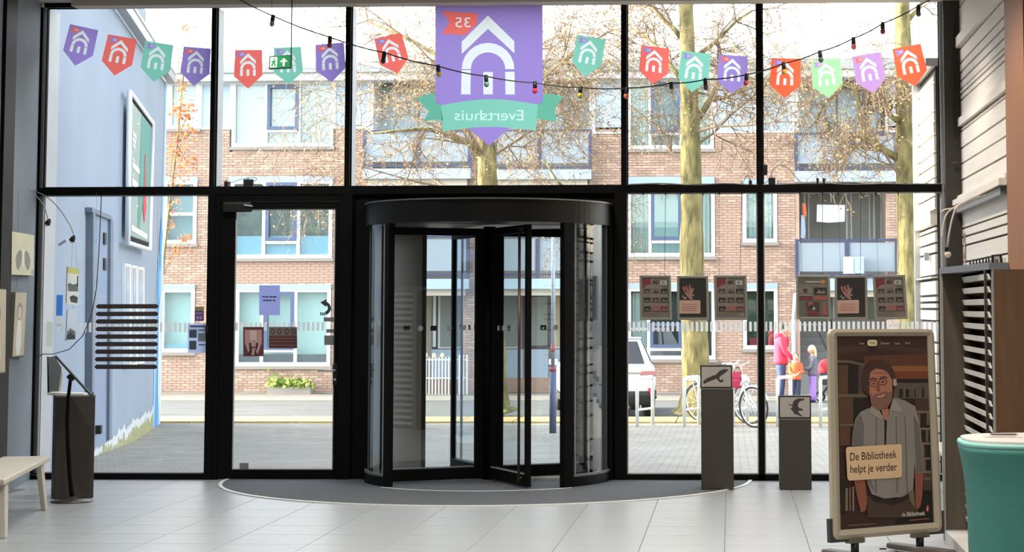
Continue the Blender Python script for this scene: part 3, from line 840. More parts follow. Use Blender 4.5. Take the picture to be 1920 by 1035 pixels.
# glazing of the bays
for (a, b_, c, d_) in ((692, 152, 765, 245), (770, 152, 866, 245), (908, 152, 1005, 245), (1012, 152, 1108, 245), (1498, 160, 1575, 256), (1580, 160, 1662, 256)):
    w = rec_rect(a, b_, c, d_, HWH, 'window'); hb(a+5, b_+4, c-5, d_-4, -REC+.05, -REC+.06, M('pale_blue_pane', (168, 196, 206), .12), 'pane', w)
for (a, b_, c, d_) in ((692, 345, 770, 440), (776, 345, 862, 440), (915, 345, 1005, 440), (1012, 345, 1105, 440)):
    w = rec_rect(a, b_, c, d_, HWH, 'window'); hb(a+5, b_+4, c-5, d_-4, -REC+.05, -REC+.06, M('pale_blue_pane', (0,0,0)), 'pane', w)
DKF = M('dark_door_frame', (56, 58, 72), .5); GREYP = M('grey_pane', (128, 138, 134), .12)
w = rec_rect(796, 550, 806, 658, DKF, 'door'); hb(798, 553, 804, 652, -REC+.05, -REC+.06, HWH, 'pane', w)
w = rec_rect(808, 548, 866, 655, HWH, 'window'); hb(812, 552, 862, 652, -REC+.05, -REC+.06, GREYP, 'pane', w)
w = rec_rect(906, 548, 966, 655, HWH, 'window'); hb(910, 552, 962, 652, -REC+.05, -REC+.06, GREYP, 'pane', w)
w = rec_rect(970, 548, 1024, 656, DKF, 'door'); hb(977, 556, 1018, 650, -REC+.05, -REC+.06, GREYP, 'pane', w)
w = rec_rect(1030, 548, 1108, 655, HWH, 'window'); hb(1034, 552, 1104, 652, -REC+.05, -REC+.06, M('warm_pane', (176, 170, 140), .2), 'pane', w)
for (a, c) in ((796, 866), (906, 972), (980, 1020), (1026, 1108)): hb(a, 657, c, 711, -REC+.04, -REC+.09, HBL, 'wall_panel', hs_)
hb(790, 711, 866, 740, -REC+.04, -REC+.12, BRC, 'bay_plinth', hs_); hb(906, 711, 1110, 740, -REC+.04, -REC+.12, BRC, 'bay_plinth', hs_)
# right bay: washing, doors, stair
for (a, b_, c, d_) in ((1498, 350, 1515, 450), (1520, 350, 1596, 450), (1602, 350, 1640, 450), (1646, 350, 1662, 450)):
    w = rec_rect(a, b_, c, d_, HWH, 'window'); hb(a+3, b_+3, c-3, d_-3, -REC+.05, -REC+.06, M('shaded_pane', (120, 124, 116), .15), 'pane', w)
for (a, b_, c, d_) in ((1498, 548, 1560, 612), (1566, 548, 1662, 612)):
    w = rec_rect(a, b_, c, d_, HWH, 'window'); hb(a+4, b_+4, c-4, d_-4, -REC+.05, -REC+.06, M('shaded_pane', (0,0,0)), 'pane', w)
st = hb(1562, 600, 1664, 745, -REC, -REC+.6, M('stair_wall', (110, 106, 100), .8), 'stair_wall', hs_)
STP = M('stair_step', (104, 106, 104), .8)
for k in range(9):
    y1 = 742-k*13.5
    hb(1496, y1-13.5, 1560, y1, -REC+.1+k*.02, .4-k*.13, STP, 'stair_step', hs_)
MB().tube([(hx_(1528), YH-.4, hz_(612)), (hx_(1554), YH-.4, hz_(668))], .03, 6).tube([(hx_(1546), YH-.4, hz_(612)), (hx_(1560), YH-.4, hz_(660))], .025, 6).build('stair_rail', PLASTIC, hs_)
MB().tube([(hx_(1487), YH-.12, hz_(600)), (hx_(1487), YH-.12, hz_(742))], .05, 8).tube([(hx_(1487), YH-.12, hz_(600)), (hx_(1491), YH-.12, hz_(553)), (hx_(1500), YH-.12, hz_(549))], .05, 8).build('drain_pipe', M('pipe_pale', (190, 206, 214), .4), hs_, smooth=True)
TOW = film('towel_white', (226, 228, 230), .3)
def cloth(name, pts, m, label, cat='laundry', d=.25):
    b_ = MB(); n = len(pts)
    b_.slab([(hx_(x), YH-d, hz_(y)) for (x, y) in pts], (0, .03, 0)); o = b_.build(name, m); tag(o, label, cat); return o
cloth('towel', [(1534,385),(1587,386),(1586,417),(1556,419),(1533,417)], TOW, 'white towel drying over the right hand first floor balcony', d=-.2)
cloth('hand_towel', [(1506,383),(1512,383),(1514,404),(1511,410),(1507,402)], M('orange_cloth', (214, 110, 66), .8), 'orange cloth hanging at the side of the balcony with the towel', d=-.1)
cloth('bed_sheet', [(1504,405),(1509,404),(1512,438),(1508,449),(1502,447)], M('pale_blue_cloth', (176, 196, 220), .8), 'pale blue cloth hanging below the orange cloth', d=-.12)
bx = thing('box_on_balcony', (hx_(1599), YH-.45, hz_(516)), 'pale blue two door locker in front of the balcony railing', 'cabinet')
MB().box(hx_(1580), YH-.6, hz_(516), hx_(1618), YH-.36, hz_(484)).build('body', HBL, bx)
for (a, c) in ((1581, 1598), (1600, 1617)): MB().box(hx_(a), YH-.62, hz_(515), hx_(c), YH-.6, hz_(486)).build('door', HWH if a < 1590 else HBL, bx)
MB().box(hx_(1584), YH-.6, hz_(524), hx_(1588), YH-.36, hz_(516)).box(hx_(1611), YH-.6, hz_(524), hx_(1615), YH-.36, hz_(516)).build('foot', RAILB, bx)
for (x0, x1, y0, y1, lab) in ((836, 884, 655, 713, None),):
    fc = thing('picket_fence', (hx_(840), YH-.7, GZ+.02), 'low white picket fence before the ground floor flat', 'fence')
    k = 0
    for px in range(796, 868, 6):
        MB().tube([(hx_(px), YH-.7, GZ+.02), (hx_(px), YH-.7, hz_(668))], .018, 5).build('picket', HWH, fc)
    for yy in (672, 706): MB().box(hx_(794), YH-.72, hz_(yy+2), hx_(886), YH-.68, hz_(yy)).build('rail', HWH, fc)
    for px in (870, 877, 884): MB().tube([(hx_(px), YH-.7, GZ+.02), (hx_(px), YH-.7, hz_(664))], .025, 6).build('picket', HWH, fc)
    for px in (808, 823, 838): MB().ball((hx_(px), YH-.7, hz_(665)), .05, .02, .06, 8, 6).build('finial', M('finial_yellow', (206, 196, 150), .6), fc)

# white cladded side wing of this building beyond the right corner post
XO = 2.08
so = thing('side_wing', (XO, .9, 0), 'white plank clad outer wall beyond the right corner post', 'building')
so_b = MB().box(XO+.02, .12, -.05, XO+.5, 1.75, 4.2).build('wall', JOINT, so)
OJ = [160, 175, 226, 245, 268, 300, 322, 345, 378, 402, 432, 441, 462, 480, 520, 527, 556, 568, 580, 602, 640, 660, 695, 712, 738, 770, 800, 850, 893]
for k in range(len(OJ)-1):
    z1, z0 = H+(578-OJ[k])/176.0, max(H+(578-OJ[k+1])/176.0, -.03)
    t = .05 if k in (9, 14) else prng.uniform(0, .006)
    MB().box(XO-t, .13, z0+.013, XO+.021, 1.72, z1-.013).build('plank', PLANKW, so)
MB().box(XO-.06, 1.70, -.04, XO+.03, 1.80, 4.25).build('corner_trim', GREYAL, so)
MB().box(XO-.08, .10, 4.18, XO+.6, 1.85, 4.26).build('roof_edge', GREYAL, so)
MB().box(XO-.07, .55, H+(578-490)/180, XO-.02, .63, H+(578-475)/180).build('wall_lamp', GREYAL, so)
# ------------------------------------------------------------------ trees
BARK = M('plane_bark', (122, 115, 74), .9, var=.6, scale=9, bump=1.0, stretch=(1, 1, .3))
for _n in BARK.node_tree.nodes:
    if _n.type == 'BUMP': _n.inputs['Distance'].default_value = .06
TWIG = M('twig_brown', (126, 110, 90), .9)
LEAFY = film('leaf_pale_yellow', (206, 190, 132), .5); LEAFB = film('leaf_brown', (150, 116, 84), .45); LEAFO = film('leaf_orange', (178, 118, 84), .5)
TR = random.Random(21)
def rv3(s): return Vector((TR.gauss(0, s), TR.gauss(0, s), TR.gauss(0, s)))
def sprout(tw, lf, p, d, L, r, lvl, droop, nlv):
    pts = [p]; rs = [r]; k = 4
    for i in range(k):
        d = (d+rv3(.16)+Vector((0, 0, -droop if lvl > 1 else .03))).normalized()
        p = p+d*(L/k); pts.append(p); rs.append(max(r*(1-.8*(i+1)/k), .0035))
        if lvl < 3:
            for q in range((2, 2, 2)[lvl]):
                a = rv3(1); a = (a-d*a.dot(d)).normalized()
                sprout(tw, lf, p, (d*.55+a*.8).normalized(), L*TR.uniform(.42, .62), rs[-1]*.55+.003, lvl+1, droop, nlv)
        if lvl >= 2:
            for q in range(nlv):
                if TR.random() < .26: leaf(lf, p+rv3(.05), TR.uniform(.015, .036))
    tw.tube(pts, rs, 3 if lvl > 0 else 6, cap=False)
def leaf(lf, p, s):
    a = rv3(1).normalized(); b = a.cross(rv3(1)).normalized()
    lf.m = 0 if TR.random() < .6 else 1
    lf.poly([p-a*s, p+b*s*.6, p+a*s, p-b*s*.6])
def plane_tree(name, label, Y, trunk, limbs, nrand, zr, spread, L0, nlv=1):
    t = thing(name, P(trunk[0][0], trunk[0][1], Y), label, 'tree', 'plane trees along the kerb')
    pts = [P(x, y, Y) for (x, y, r) in trunk]; rs = [r for (_, _, r) in trunk]
    # denser trunk rings with a little unevenness
    pp, rr = [], []
    for i in range(len(pts)-1):
        for k in range(4):
            f = k/4; pp.append(pts[i].lerp(pts[i+1], f)); rr.append((rs[i]*(1-f)+rs[i+1]*f)*TR.uniform(.95, 1.06))
    pp.append(pts[-1]); rr.append(rs[-1])
    MB().tube(pp, rr, 14).build('trunk', BARK, t, smooth=True)
    tw, lf = MB(), MB()
    for lb in limbs:
        lp = [P(x, y, Y+dy) for (x, y, dy, r) in lb]; lr = [r for (_, _, _, r) in lb]
        MB().tube(lp, lr, 8).build('branch', BARK, t, smooth=True)
        for i in range(1, len(lp)):
            for q in range(2):
                sprout(tw, lf, lp[i], ((lp[i]-lp[i-1]).normalized()+rv3(.6)).normalized(), L0*.5, lr[i]*.5+.008, 1, .12, nlv)
    for k in range(nrand):
        z = TR.uniform(*zr)
        i = min(range(len(pp)), key=lambda j: abs(pp[j].z-z)); a = 2*math.pi*(k+TR.random()*.7)/nrand*2.4
        d = Vector((math.cos(a)*spread, math.sin(a)*.8, TR.uniform(.0, .55))).normalized()
        sprout(tw, lf, pp[i], d, L0*TR.uniform(.8, 1.2), .035, 0, .10, nlv)
    tw.build('twigs', TWIG, t, kind='stuff'); lf.build('leaves', [LEAFY, LEAFB], t, kind='stuff')
    return t
plane_tree('plane_tree', 'slim plane tree whose trunk stands behind the revolving door and the large banner', 18.6,
    [(939,779,.36),(935,766,.24),(933,740,.205),(930,660,.2),(924,560,.195),(919,470,.19),(915,380,.19),(913,300,.19),(909,210,.16),(904,120,.13),(900,20,.10),(897,-90,.06)],
    [[(912,300,0,.06),(880,270,-.3,.05),(800,240,-.8,.035),(700,250,-1.2,.02)], [(912,250,0,.06),(960,180,.3,.05),(1050,120,.5,.035),(1140,60,.6,.02)],
     [(908,190,0,.06),(850,120,0,.05),(760,70,.2,.035),(690,40,.3,.02)], [(1020,300,-.4,.02),(1046,340,-.4,.02),(1052,420,-.4,.01)]], 10, (4.0, 7.0), 1.0, 2.9)
plane_tree('plane_tree', 'mossy plane tree whose trunk rises left of the hanging framed posters', 18.2,
    [(1297,781,.42),(1300,766,.31),(1304,740,.27),(1304,650,.262),(1299,560,.25),(1297,480,.235),(1296,340,.205),(1294,220,.19),(1290,120,.165),(1286,10,.14),(1282,-100,.08)],
    [[(1310,222,0,.07),(1330,190,0,.06),(1348,155,.2,.05),(1352,100,.4,.03)], [(1280,74,0,.06),(1262,52,0,.05),(1240,34,.1,.04),(1222,12,.2,.03)],
     [(1277,150,0,.05),(1262,128,.1,.045),(1230,85,.3,.03),(1185,52,.5,.02)], [(1300,110,0,.05),(1340,80,.2,.04),(1380,40,.4,.03),(1410,20,.5,.02)]], 4, (4.0, 6.4), 1.0, 2.3)
plane_tree('plane_tree', 'yellow lit plane tree beside the white clad side wing', 17.8,
    [(1712,782,.40),(1710,766,.3),(1708,700,.26),(1706,600,.25),(1704,460,.225),(1702,350,.215),(1697,240,.19),(1694,120,.165),(1691,0,.145),(1689,-100,.1)],
    [[(1688,300,0,.08),(1655,280,-.1,.075),(1625,262,-.2,.07),(1617,235,-.2,.06),(1611,205,-.2,.055),(1606,170,-.2,.05),(1582,160,-.2,.04),(1545,195,-.3,.03),(1528,230,-.3,.02)],
     [(1690,235,0,.06),(1668,215,-.3,.05),(1664,195,-.3,.04)], [(1702,40,0,.05),(1718,20,.1,.04),(1745,-20,.2,.03)]], 3, (4.0, 6.0), 1.0, 2.0, 1)
# small tree in orange leaf behind the corner of the blue building
ot = thing('autumn_sapling', P(306, 780, 19.5), 'slender sapling in orange leaf behind the corner of the blue grey building', 'tree')
op = [P(292,782,19.5), P(298,640,19.5), P(304,520,19.5), P(316,400,19.5), P(332,270,19.5), P(344,130,19.5), P(347,60,19.5)]
MB().tube(op, [.03,.028,.025,.022,.018,.013,.006], 8).build('trunk', BARK, ot, smooth=True)
lf = MB(); tw = MB()
for (cx, cy, s, n) in ((352,52,12,14),(340,120,14,12),(344,160,20,40),(336,205,22,60),(350,215,18,60),(345,250,26,70),(338,285,24,60),(352,310,20,40),(335,340,20,40),(328,385,18,26),(322,420,14,16),(350,452,14,26),(330,465,12,22),(318,490,8,8)):
    c = P(cx, cy, 19.5); tw.tube([min(op, key=lambda q: (q-c).length), c], [.012, .005], 3)
    for q in range(n):
        lf.m = 0 if TR.random() < .7 else 1
        p = c+Vector((TR.gauss(0, .5), TR.gauss(0, .7), TR.gauss(0, .6)))*(s/95.0); s_ = TR.uniform(.03, .058)
        a = rv3(1).normalized(); b = a.cross(rv3(1)).normalized(); lf.poly([p-a*s_, p+b*s_*.7, p+a*s_, p-b*s_*.7])
tw.build('twigs', TWIG, ot); lf.build('leaves', [LEAFO, LEAFB], ot, kind='stuff')
# flowering planter under the ground floor window
pg = thing('window_planter', (hx_(552), YH-.35, GZ), 'low planter of green and yellow flowering shrubs under the ground floor window', 'planter')
MB().box(hx_(512), YH-.5, GZ+.02, hx_(592), YH-.2, GZ+.2).build('trough', M('trough_grey', (150, 148, 140), .8), pg)
lf = MB()
for (cx, s, hh) in ((524,.18,.20),(545,.22,.17),(566,.22,.15),(583,.16,.13)):
    for q in range(150):
        lf.m = TR.choice((0, 0, 0, 1, 2)); p = Vector((hx_(cx)+TR.gauss(0, s*.6), YH-.36+TR.gauss(0, .1), GZ+.18+abs(TR.gauss(0, hh*.6))))
        a = rv3(1).normalized()*.06; b = a.cross(rv3(1)).normalized()*.04; lf.poly([p-a, p+b, p+a, p-b])
lf.build('shrub', [film('leaf_green', (120, 150, 76), .4), film('leaf_light_green', (168, 184, 104), .4), film('flower_yellow', (228, 216, 150), .4)], pg, kind='stuff')

# ------------------------------------------------------------------ car
CARW = M('car_white', (226, 232, 236), .22, spec=.6); CARB = M('car_black_trim', (38, 40, 42), .6); CARG = M('car_glass', (44, 50, 54), .06, spec=.8)
RUB = M('tyre_rubber', (34, 34, 35), .8); RIM = M('wheel_rim', (196, 198, 196), .3, .7); TAIL = M('tail_lamp', (170, 120, 118), .3); REFL = M('red_reflector', (190, 40, 56), .3)
car = thing('car', (0, 0, 0), 'white compact sport utility car parked at the kerb behind the revolving door', 'car')
def loft(b, secs, close=True):
    n = len(secs[0]); base = []
    vs = [p for s in secs for p in s]; fs = []
    for i in range(len(secs)-1):
        for j in range(n):
            j2 = (j+1)%n; fs.append((i*n+j, i*n+j2, (i+1)*n+j2, (i+1)*n+j))
    fs.append(tuple(range(n))); fs.append(tuple((len(secs)-1)*n+j for j in range(n-1, -1, -1)))
    b.add(vs, fs); return b
def csec(y, hw, z0, z1, sh):
    return [(-hw*.86,y,z0),(hw*.86,y,z0),(hw*.97,y,z0+.12),(hw,y,(z0+z1)/2),(hw*.98,y,z1-.1),(hw*sh,y,z1),(-hw*sh,y,z1),(-hw*.98,y,z1-.1),(-hw,y,(z0+z1)/2),(-hw*.97,y,z0+.12)]
b = loft(MB(), [csec(.0,.80,.46,.92,.9), csec(.05,.84,.42,1.0,.92), csec(.25,.885,.38,1.02,.94), csec(.8,.90,.34,1.02,.95), csec(2.6,.90,.32,1.0,.95), csec(3.3,.895,.34,.97,.93), csec(3.85,.85,.36,.86,.88), csec(4.1,.74,.4,.74,.8)])
b.build('body_shell', CARW, car, smooth=True)
loft(MB(), [csec(-.015,.80,.30,.52,.97), csec(.06,.875,.26,.54,.99), csec(.3,.905,.24,.52,.99), csec(2.2,.908,.22,.36,.99), csec(3.7,.89,.24,.4,.99), csec(4.12,.74,.28,.5,.97)]).build('lower_cladding', CARB, car, smooth=True)
def gsec(y, hb_, ht, z0, z1): return [(-hb_,y,z0),(hb_,y,z0),(ht,y,z1),(-ht,y,z1)]
g = MB(); g.add([(-.80,.12,1.0),(.80,.12,1.0),(.84,3.1,.98),(-.84,3.1,.98),(-.60,.52,1.53),(.60,.52,1.53),(.64,2.2,1.55),(-.64,2.2,1.55)],
    [(0,1,5,4),(1,2,6,5),(2,3,7,6),(3,0,4,7),(4,5,6,7)]); g.build('cabin', CARW, car, bevel=.04)
MB().slab([(-.64,.105+.06,1.05),(.64,.165,1.05),(.53,.46,1.47),(-.53,.46,1.47)], (0,-.035,.012)).build('rear_window', CARG, car)
for s in (-1, 1):
    MB().slab([(s*.822,.5,1.05),(s*.838,2.75,1.04),(s*.675,2.15,1.47),(s*.645,.8,1.47)], (s*.02,0,.006)).build('side_window', CARG, car)
MB().slab([(-.74,3.04,1.04),(.74,3.04,1.04),(.58,2.28,1.49),(-.58,2.28,1.49)], (0,.03,.02)).build('windscreen', CARG, car)
MB().box(-.62,.50,1.53,.62,.62,1.565).build('roof_spoiler', CARW, car, bevel=.01)
MB().box(-.56,-.03,.86,.56,.0,.90).build('tailgate_bar', M('garnish_grey', (168, 160, 160), .3, .5), car, bevel=.008)
for s in (-1, 1):
    MB().obox((s*.70,.02,.865), (.15,0,0), (0,.05,0), (0,0,.055)).build('tail_lamp', TAIL, car, bevel=.02)
    MB().obox((s*.74,-.005,.50), (.022,0,.0), (0,.03,0), (s*-.02,0,.085)).build('bumper_reflector', REFL, car, bevel=.008)
    MB().obox((s*.98,2.55,1.03), (.09,0,0), (0,.05,0), (0,0,.06)).build('door_mirror', CARW, car, bevel=.02)
MB().box(-.26,-.02,.66,.26,.0,.77).build('number_plate', M('plate_yellow', (216, 180, 60), .5), car)
MB().box(-.7,.0,.30,.7,.05,.36).build('skid_plate', GREYAL, car)
for (x, y) in ((-.78,.75),(.78,.75),(-.78,3.3),(.78,3.3)):
    t_ = MB(); c = Vector((x, y, .335)); n = 20
    prof = [(.20,-.09),(.30,-.105),(.335,-.07),(.335,.07),(.30,.105),(.20,.09)]
    vs = []; fs = []
    for (r, w) in prof:
        for j in range(n): a = 2*math.pi*j/n; vs.append(c+Vector((w, r*math.cos(a), r*math.sin(a))))
    m_ = len(prof)
    for i in range(m_):
        for j in range(n): fs.append((i*n+j, i*n+(j+1)%n, ((i+1)%m_)*n+(j+1)%n, ((i+1)%m_)*n+j))
    tt = t_.add(vs, fs).build('wheel', RUB, car, smooth=True)
    rb = MB()
    for j in range(10): a = 2*math.pi*j/10; rb.obox(c+Vector((.08 if x > 0 else -.08, .11*math.cos(a), .11*math.sin(a))), (.01,0,0), (0,.1*math.cos(a),.1*math.sin(a)), (0,-.018*math.sin(a),.018*math.cos(a)))
    rb.tube([c+Vector((-.08,0,0)), c+Vector((.08,0,0))], .05, 10).build('rim', RIM, tt)
car.location = (-2.30, 18.0, GZ-.03); car.rotation_euler = (0, 0, math.radians(9))

# ------------------------------------------------------------------ cycle stands, post
HOOP = M('hoop_galvanised', (208, 212, 210), .4, .3)
hpc = None
for i, (px, py, lab) in enumerate(((1209, 799, 'galvanised cycle hoop in front of the white car'), (1297, 799, 'galvanised cycle hoop at the foot of the tree left of the tall pedestal'),
        (1388, 799, 'galvanised cycle hoop just right of the bird picture on the tall pedestal'), (1471, 799, 'galvanised cycle hoop in front of the man in the pink hoodie'), (1551, 799, 'galvanised cycle hoop left of the poster stand'))):
    c = PG(px, py, GZ)
    if hpc is None:
        hpc = thing('cycle_hoop', (0,0,0)); pts = []
        dx, dy = .125, .32
        pts = [(-dx,-dy,-.02), (-dx,-dy,.76)]+[(-dx*(1-.12*k/1), -dy*(1-.12*k), .80+.02*k) for k in (1,)]
        pts = [(-dx,-dy,-.02),(-dx,-dy,.78),(-dx*.96,-dy*.96,.83),(-dx*.86,-dy*.86,.865),(dx*.86,dy*.86,.865),(dx*.96,dy*.96,.83),(dx,dy,.78),(dx,dy,-.02)]
        MB().tube(pts, .032, 10).build('bent_tube', HOOP, hpc, smooth=True)
        hb2 = MB().tube([(-dx,-dy,.30),(dx,dy,.30)], .022, 8).build('cross_bar', HOOP, hpc)
        o = hpc
    else: o = copy_tree(hpc)
    o.location = (c.x, c.y+.1, GZ); tag(o, lab, 'bike rack', 'cycle hoops on the square')
po = thing('sign_post', PG(1036.5, 812, GZ), 'thin grey post with a thick dark blue base seen through the revolving door', 'post')
pl = po.location
MB().tube([pl+Vector((0,0,-.05)), pl+Vector((0,0,1.1))], .06, 12).build('sleeve', M('sleeve_blue', (84, 92, 116), .5, .2), po, smooth=True)
MB().tube([pl+Vector((0,0,1.04)), pl+Vector((0,0,1.11))], .063, 12).tube([pl+Vector((0,0,1.36)), pl+Vector((0,0,1.5))], .037, 12).build('red_band', M('band_red', (150, 72, 80), .5), po, smooth=True)
MB().tube([pl+Vector((0,0,1.1)), pl+Vector((0,0,3.7))], .034, 10).build('pole', M('pole_grey', (150, 158, 168), .4, .4), po, smooth=True)

# ------------------------------------------------------------------ bicycles
def bicycle(frame_m, label, bag=None):
    t = thing('bicycle', (0,0,0), label, 'bicycle', 'bicycles parked at the hoops')
    R0 = .345
    for wx in (0, 1.06):
        n = 28; ty = MB().tube([(wx+R0*math.cos(2*math.pi*j/n), 0, R0+.01+R0*math.sin(2*math.pi*j/n)) for j in range(n)], .019, 8, closed=True).build('wheel', RUB, t, smooth=True)
        MB().tube([(wx+(R0-.025)*math.cos(2*math.pi*j/n), 0, R0+.01+(R0-.025)*math.sin(2*math.pi*j/n)) for j in range(n)], .012, 6, closed=True).build('rim', RIM, ty, smooth=True)
        sp = MB()
        for j in range(16):
            a = 2*math.pi*j/16; sp.tube([(wx, .02*(-1)**j, R0+.01), (wx+(R0-.03)*math.cos(a), 0, R0+.01+(R0-.03)*math.sin(a))], .0025, 3, cap=False)
        sp.tube([(wx,-.05,R0+.01),(wx,.05,R0+.01)], .022, 8).build('spokes', STEEL, ty)
        MB().tube([(wx+(R0+.035)*math.cos(math.radians(a)), 0, R0+.01+(R0+.035)*math.sin(math.radians(a))) for a in range(20, 171, 15)], .022, 6).build('mudguard', frame_m, t, smooth=True)
    z = R0+.01
    f = MB(); f.tube([(0,.05,z),(.46,.04,.29)], .012, 6).tube([(0,-.05,z),(.46,-.04,.29)], .012, 6).tube([(.46,0,.27),(.32,0,.84)], .017, 8)
    f.tube([(0,.05,z),(.37,.02,.72)], .01, 6).tube([(0,-.05,z),(.37,-.02,.72)], .01, 6).tube([(.46,0,.29),(.68,0,.42),(.84,0,.76)], .022, 8).tube([(.42,0,.5),(.60,0,.52),(.83,0,.84)], .018, 8).tube([(.85,0,.74),(.81,0,.92)], .024, 8)
    f.build('frame', frame_m, t, smooth=True)
    fk = MB()
    for s in (-.05, .05): fk.tube([(.85,s*.5,.74),(.95,s,.5),(1.06,s,z)], .013, 6)
    fk.build('fork', frame_m, t, smooth=True)
    MB().tube([(.81,0,.92),(.78,0,1.08),(.80,.12,1.12),(.74,.26,1.12),(.58,.29,1.1)], .013, 8).tube([(.78,0,1.08),(.80,-.12,1.12),(.74,-.26,1.12),(.58,-.29,1.1)], .013, 8).build('handlebar', STEEL, t, smooth=True)
    for s in (-1, 1): MB().tube([(.70,s*.27,1.115),(.57,s*.29,1.098)], .018, 8).build('grip', PLASTIC, t)
    sd_ = MB().tube([(.32,0,.84),(.31,0,.92)], .013, 8); sd_.add([(.17,-.1,.93),(.17,.1,.93),(.46,.03,.93),(.46,-.03,.93),(.17,-.09,.985),(.17,.09,.985),(.46,.02,.97),(.46,-.02,.97)], [(0,1,2,3),(4,5,6,7),(0,1,5,4),(1,2,6,5),(2,3,7,6),(3,0,4,7)]).build('saddle', PLASTIC, t, bevel=.01)
    rk = MB()
    for s in (-.07, .07): rk.tube([(-.32,s,.78),(.28,s,.78)], .008, 5).tube([(-.02,s*.8,z),(-.12,s,.78)], .008, 5)
    for k in range(4): rk.tube([(-.3+k*.17,-.07,.78),(-.3+k*.17,.07,.78)], .007, 5)
    rk.build('carrier', STEEL, t)
    ck = MB().lathe([(.0,-.006),(.09,-.006),(.09,.006),(0,.006)], (0,0,0), 16); ck.v = [(p[0]+.46, p[2]-.05, p[1]+.29) for p in ck.v]
    ck.tube([(.46,-.07,.29),(.52,-.07,.14)], .01, 5).tube([(.46,.07,.29),(.40,.07,.44)], .01, 5).box(.48,-.16,.13,.56,-.08,.15).box(.36,.08,.43,.44,.16,.45)
    ck.build('crank', DARKM, t)
    MB().tube([(.3,.06,.30),(.2,.22,.01)], .01, 5).build('kickstand', DARKM, t)
    MB().ball((.93,0,.83), .05, .05, .05, 10, 6).build('head_lamp', STEEL, t, smooth=True)
    return t
def place_bike(t, px_r, py_r, yaw, lean=0):
    c = PG(px_r, py_r, GZ); t.location = (c.x, c.y, GZ+.002); t.rotation_euler = (math.radians(lean), 0, math.radians(yaw)); return c
bk1 = bicycle(M('bike_white', (206, 208, 206), .35), 'white city bicycle standing behind the tall bird pedestal'); c1 = place_bike(bk1, 1337, 797, -46, 3)
bk2 = bicycle(M('bike_dark', (66, 70, 80), .4), 'dark city bicycle leaning behind the white one'); place_bike(bk2, 1316, 791, -34, 5)
pn = thing('red_bag', (0,0,0), 'red cycle bag hanging between the parked bicycles', 'bag'); RED = M('bag_red', (176, 44, 76), .6)
loft(MB(), [[(-.16,-.06,.0),(.16,-.06,.0),(.16,.06,.0),(-.16,.06,.0)], [(-.18,-.08,.12),(.18,-.08,.12),(.18,.08,.12),(-.18,.08,.12)], [(-.15,-.05,.3),(.15,-.05,.3),(.15,.05,.3),(-.15,.05,.3)]]).build('body', RED, pn, bevel=.03)
MB().slab([(-.15,-.085,.2),(.15,-.085,.2),(.13,-.06,.31),(-.13,-.06,.31)], (0,.02,.0)).build('flap', RED, pn)
MB().tube([(-.1,0,.3),(-.05,0,.38),(.05,0,.38),(.1,0,.3)], .012, 6).build('strap', PLASTIC, pn)
pn.location = P(1383, 728, 14.9); pn.scale = (.62, .62, .95)

# ------------------------------------------------------------------ people in the street
SKIN = M('skin', (226, 178, 152), .6)
def skin_mesh(name, nodes, edges, mat, parent, sub=1):
    """nodes: name -> (x, y, z, radius x, radius y); one continuous surface grown round the edges"""
    ks = list(nodes); off = Vector((0,0,0))
    me = bpy.data.meshes.new(name); me.from_pydata([nodes[k][:3] for k in ks], [(ks.index(a), ks.index(b_)) for (a, b_) in edges], [])
    o = bpy.data.objects.new(name, me); COL.objects.link(o)
    sk = o.modifiers.new('skin', 'SKIN'); sk.use_smooth_shade = True
    for i, k in enumerate(ks):
        sv = me.skin_vertices[0].data[i]; n = nodes[k]; sv.radius = (n[3], n[4] if len(n) > 4 else n[3]); sv.use_root = (i == 0)
    s = o.modifiers.new('sub', 'SUBSURF'); s.levels = sub; s.render_levels = sub
    dg = bpy.context.evaluated_depsgraph_get()
    m2 = bpy.data.meshes.new_from_object(o.evaluated_get(dg)); bpy.data.objects.remove(o)
    m2.materials.clear(); m2.materials.append(mat)
    m2.polygons.foreach_set('use_smooth', [True]*len(m2.polygons))
    o2 = bpy.data.objects.new(name, m2); COL.objects.link(o2); o2.parent = parent
    return o2
def hand(b, w, d, s):                     # palm with four unequal fingers and a thumb, curled a little
    w = Vector(w); d = Vector(d).normalized(); sd = d.cross(Vector((0,1,.2))).normalized(); up = sd.cross(d)
    b.tube([w, w+d*.04*s, w+d*.085*s], [.022*s,.036*s,.034*s], 8)
    for i, L in enumerate((.066,.078,.072,.055)):
        p = w+d*.08*s+sd*(-.027+.018*i)*s
        b.tube([p, p+d*L*.5*s, p+d*L*.85*s+up*.02*s, p+d*L*.9*s+up*.045*s], [.0095*s,.009*s,.008*s,.006*s], 6)
    p = w+d*.03*s-sd*.03*s; b.tube([p, p+d*.03*s-sd*.025*s, p+d*.06*s-sd*.028*s+up*.01*s], [.011*s,.01*s,.007*s], 6)
def face(b_name, head_c, r, fwd, parent, eye_m, hs=1.0):
    fwd = Vector(fwd).normalized(); sd = fwd.cross(Vector((0,0,1))).normalized(); upv = sd.cross(fwd); c = Vector(head_c)
    e = MB()
    for s in (-1, 1): e.ball(c+fwd*r*.86+sd*s*r*.36+upv*r*.05, r*.10, r*.10, r*.07, 8, 6)
    e.tube([c+fwd*r*.84-sd*r*.25-upv*r*.52, c+fwd*r*.9-upv*r*.56, c+fwd*r*.84+sd*r*.25-upv*r*.52], r*.045, 5)
    e.build('face_features', eye_m, parent)
